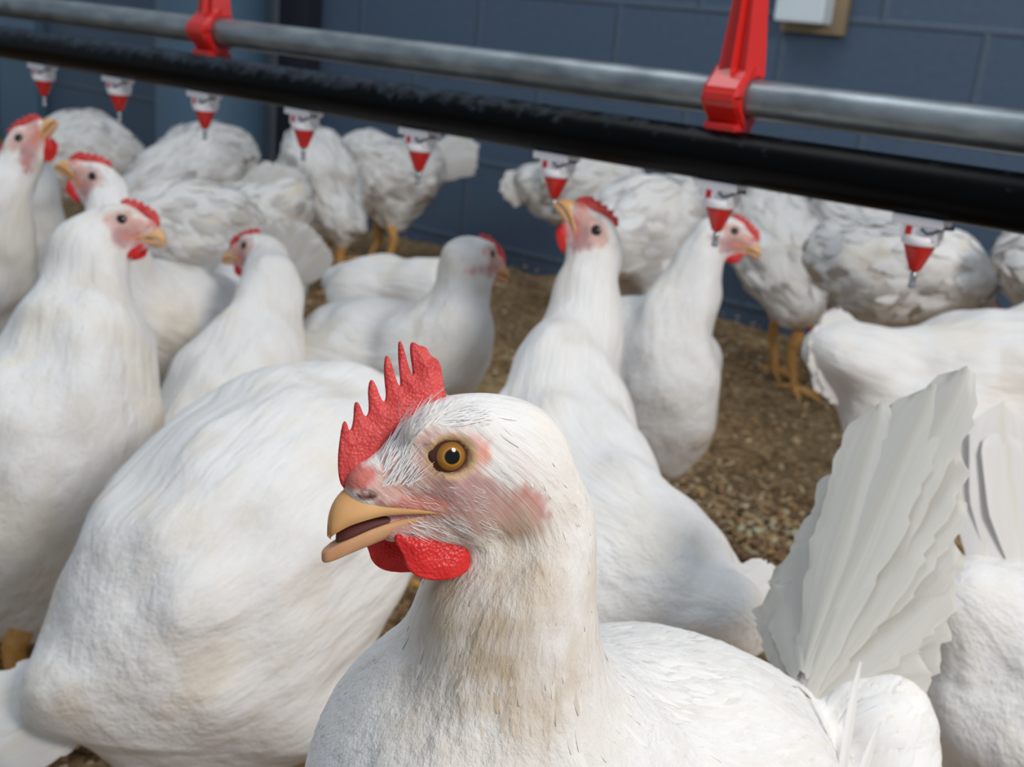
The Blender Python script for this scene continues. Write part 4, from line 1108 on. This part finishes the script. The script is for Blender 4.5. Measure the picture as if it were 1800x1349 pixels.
# birds further back, along the wall
hen('grey white hen near the wall seen from behind, right of the blue column',
    [(548, 265, 2.28, 45), (555, 300, 2.28, 66), (575, 345, 2.3, 62), (598, 385, 2.3, 36)], head=(590, 350, 2.50, (0.1, -0.3, -1), UP), seed=15, h=.011, dens=2600, L_=(0.036, 0.030), W_=(0.020, 0.016), lift=0.003, tilt=0.32, legs=[(606, 425, 2.28), (580, 420, 2.34)])
hen('white hen by the wall with tail lifted to the right and head down',
    [(745, 292, 2.65, 40), (720, 305, 2.65, 58), (680, 315, 2.65, 68), (645, 285, 2.65, 55), (615, 300, 2.67, 40)], blobs=[(690, 370, 2.65, 38)], head=(592, 335, 2.66, (-0.6, -0.6, 0), UP), seed=16, h=.011, dens=2600, L_=(0.036, 0.030), W_=(0.020, 0.016), lift=0.003, tilt=0.32,
    tail=((740, 300, 2.65), (838, 258, 2.65), 0.28, 7, 0.05), legs=[(686, 405, 2.62), (660, 400, 2.70)])
hen('grey white hen in the far left background behind the red faces',
    [(215, 290, 2.6, 45), (195, 285, 2.6, 60), (150, 270, 2.6, 76), (100, 290, 2.6, 66)], head=(70, 335, 2.6, (-0.6, -0.6, 0), UP), seed=17, h=.011, dens=2600, L_=(0.036, 0.030), W_=(0.020, 0.016), lift=0.003, tilt=0.32)
hen('white hen in front of the blue column with hunched feathers',
    [(415, 265, 2.4, 38), (390, 275, 2.4, 55), (345, 295, 2.36, 75), (285, 330, 2.3, 60), (250, 345, 2.3, 45)], head=(218, 385, 2.3, (-0.6, -0.6, 0), UP), seed=18, h=.011, dens=2600, L_=(0.036, 0.030), W_=(0.020, 0.016), lift=0.003, tilt=0.32)
hen('rumpled grey white hen low between the left hens and blue column',
    [(420, 400, 1.78, 40), (390, 395, 1.78, 62), (335, 400, 1.76, 82), (270, 405, 1.75, 66)], head=(232, 440, 1.74, (-0.6, -0.6, 0), UP), seed=19, h=.010, dens=2600, L_=(0.036, 0.030), W_=(0.020, 0.016), lift=0.003, tilt=0.32, dirt=1.0)
hen('grey white hen with two raised tail plumes left of the brown floor gap',
    [(510, 350, 2.1, 40), (492, 370, 2.1, 56), (445, 385, 2.1, 66), (405, 400, 2.1, 46)], head=(385, 430, 2.1, (-0.6, -0.6, 0), UP), seed=20, h=.010, dens=2600, L_=(0.036, 0.030), W_=(0.020, 0.016), lift=0.003, tilt=0.32, dirt=1.0,
    tail=((480, 365, 2.06), (465, 285, 2.06), 0.42, 5, 0.06))
hen('white hen by the block wall with her tail to the left, behind drinking hen',
    [(935, 325, 2.35, 30), (960, 330, 2.35, 45), (1020, 335, 2.3, 62), (1080, 325, 2.3, 55)], legs=[(1040, 380, 2.32), (1062, 380, 2.36)], head=(1110, 370, 2.3, (0.6, -0.6, 0), UP), seed=21, h=.011, dens=2600, L_=(0.036, 0.030), W_=(0.020, 0.016), lift=0.003, tilt=0.32,
    tail=((945, 320, 2.35), (880, 335, 2.35), 0.3, 7, 0.04))
hen('white hen directly behind the upturned drinking head, tail up against the wall',
    [(1185, 350, 1.77, 45), (1170, 380, 1.75, 62), (1120, 400, 1.75, 85), (1070, 430, 1.75, 60)], head=(1052, 480, 1.75, (-0.4, -0.7, 0), UP), seed=22, h=.010, dens=2600, L_=(0.036, 0.030), W_=(0.020, 0.016), lift=0.003, tilt=0.32,
    tail=((1170, 360, 1.77), (1185, 310, 1.79), 0.3, 7, 0.05))
hen('grey white hen just right of the profile under a drinker, yellow leg showing',
    [(1320, 370, 2.07, 60), (1345, 400, 2.05, 80), (1375, 450, 2.02, 82), (1400, 530, 2.0, 50)], head=(1445, 555, 2.0, (0.6, -0.6, 0), UP), seed=23, h=.010, dens=2600, L_=(0.036, 0.030), W_=(0.020, 0.016), lift=0.003, tilt=0.32, dirt=0.9, legs=[(1404, 595, 2.0), (1370, 560, 2.1)])
hen('grey white hen at right whose round body sits behind the largest drinker',
    [(1470, 450, 1.62, 55), (1500, 455, 1.6, 72), (1570, 480, 1.55, 93), (1650, 490, 1.53, 80), (1700, 500, 1.52, 50)], legs=[(1560, 640, 1.6), (1640, 640, 1.6)], head=(1742, 545, 1.52, (0.6, -0.6, 0), UP), seed=24, h=.009, dens=2600, L_=(0.036, 0.030), W_=(0.020, 0.016), lift=0.003, tilt=0.32, dirt=0.7)
hen('pale hen rump under the black pipe between two right-hand drinkers',
    [(1465, 375, 2.1, 35), (1480, 395, 2.1, 52), (1530, 415, 2.1, 66), (1600, 415, 2.1, 60)], head=(1645, 445, 2.1, (0.6, -0.6, 0), UP), seed=25, h=.011, dens=2600, L_=(0.036, 0.030), W_=(0.020, 0.016), lift=0.003, tilt=0.32)
hen('cream white hen cut off by the right edge under the black pipe',
    [(1800, 460, 1.4, 50), (1840, 470, 1.4, 75), (1920, 490, 1.4, 95), (2000, 470, 1.4, 85)], head=(2085, 420, 1.4, (0.9, -0.1, 0), UP), seed=26, h=.010, dens=2600, L_=(0.036, 0.030), W_=(0.020, 0.016), lift=0.003, tilt=0.32)
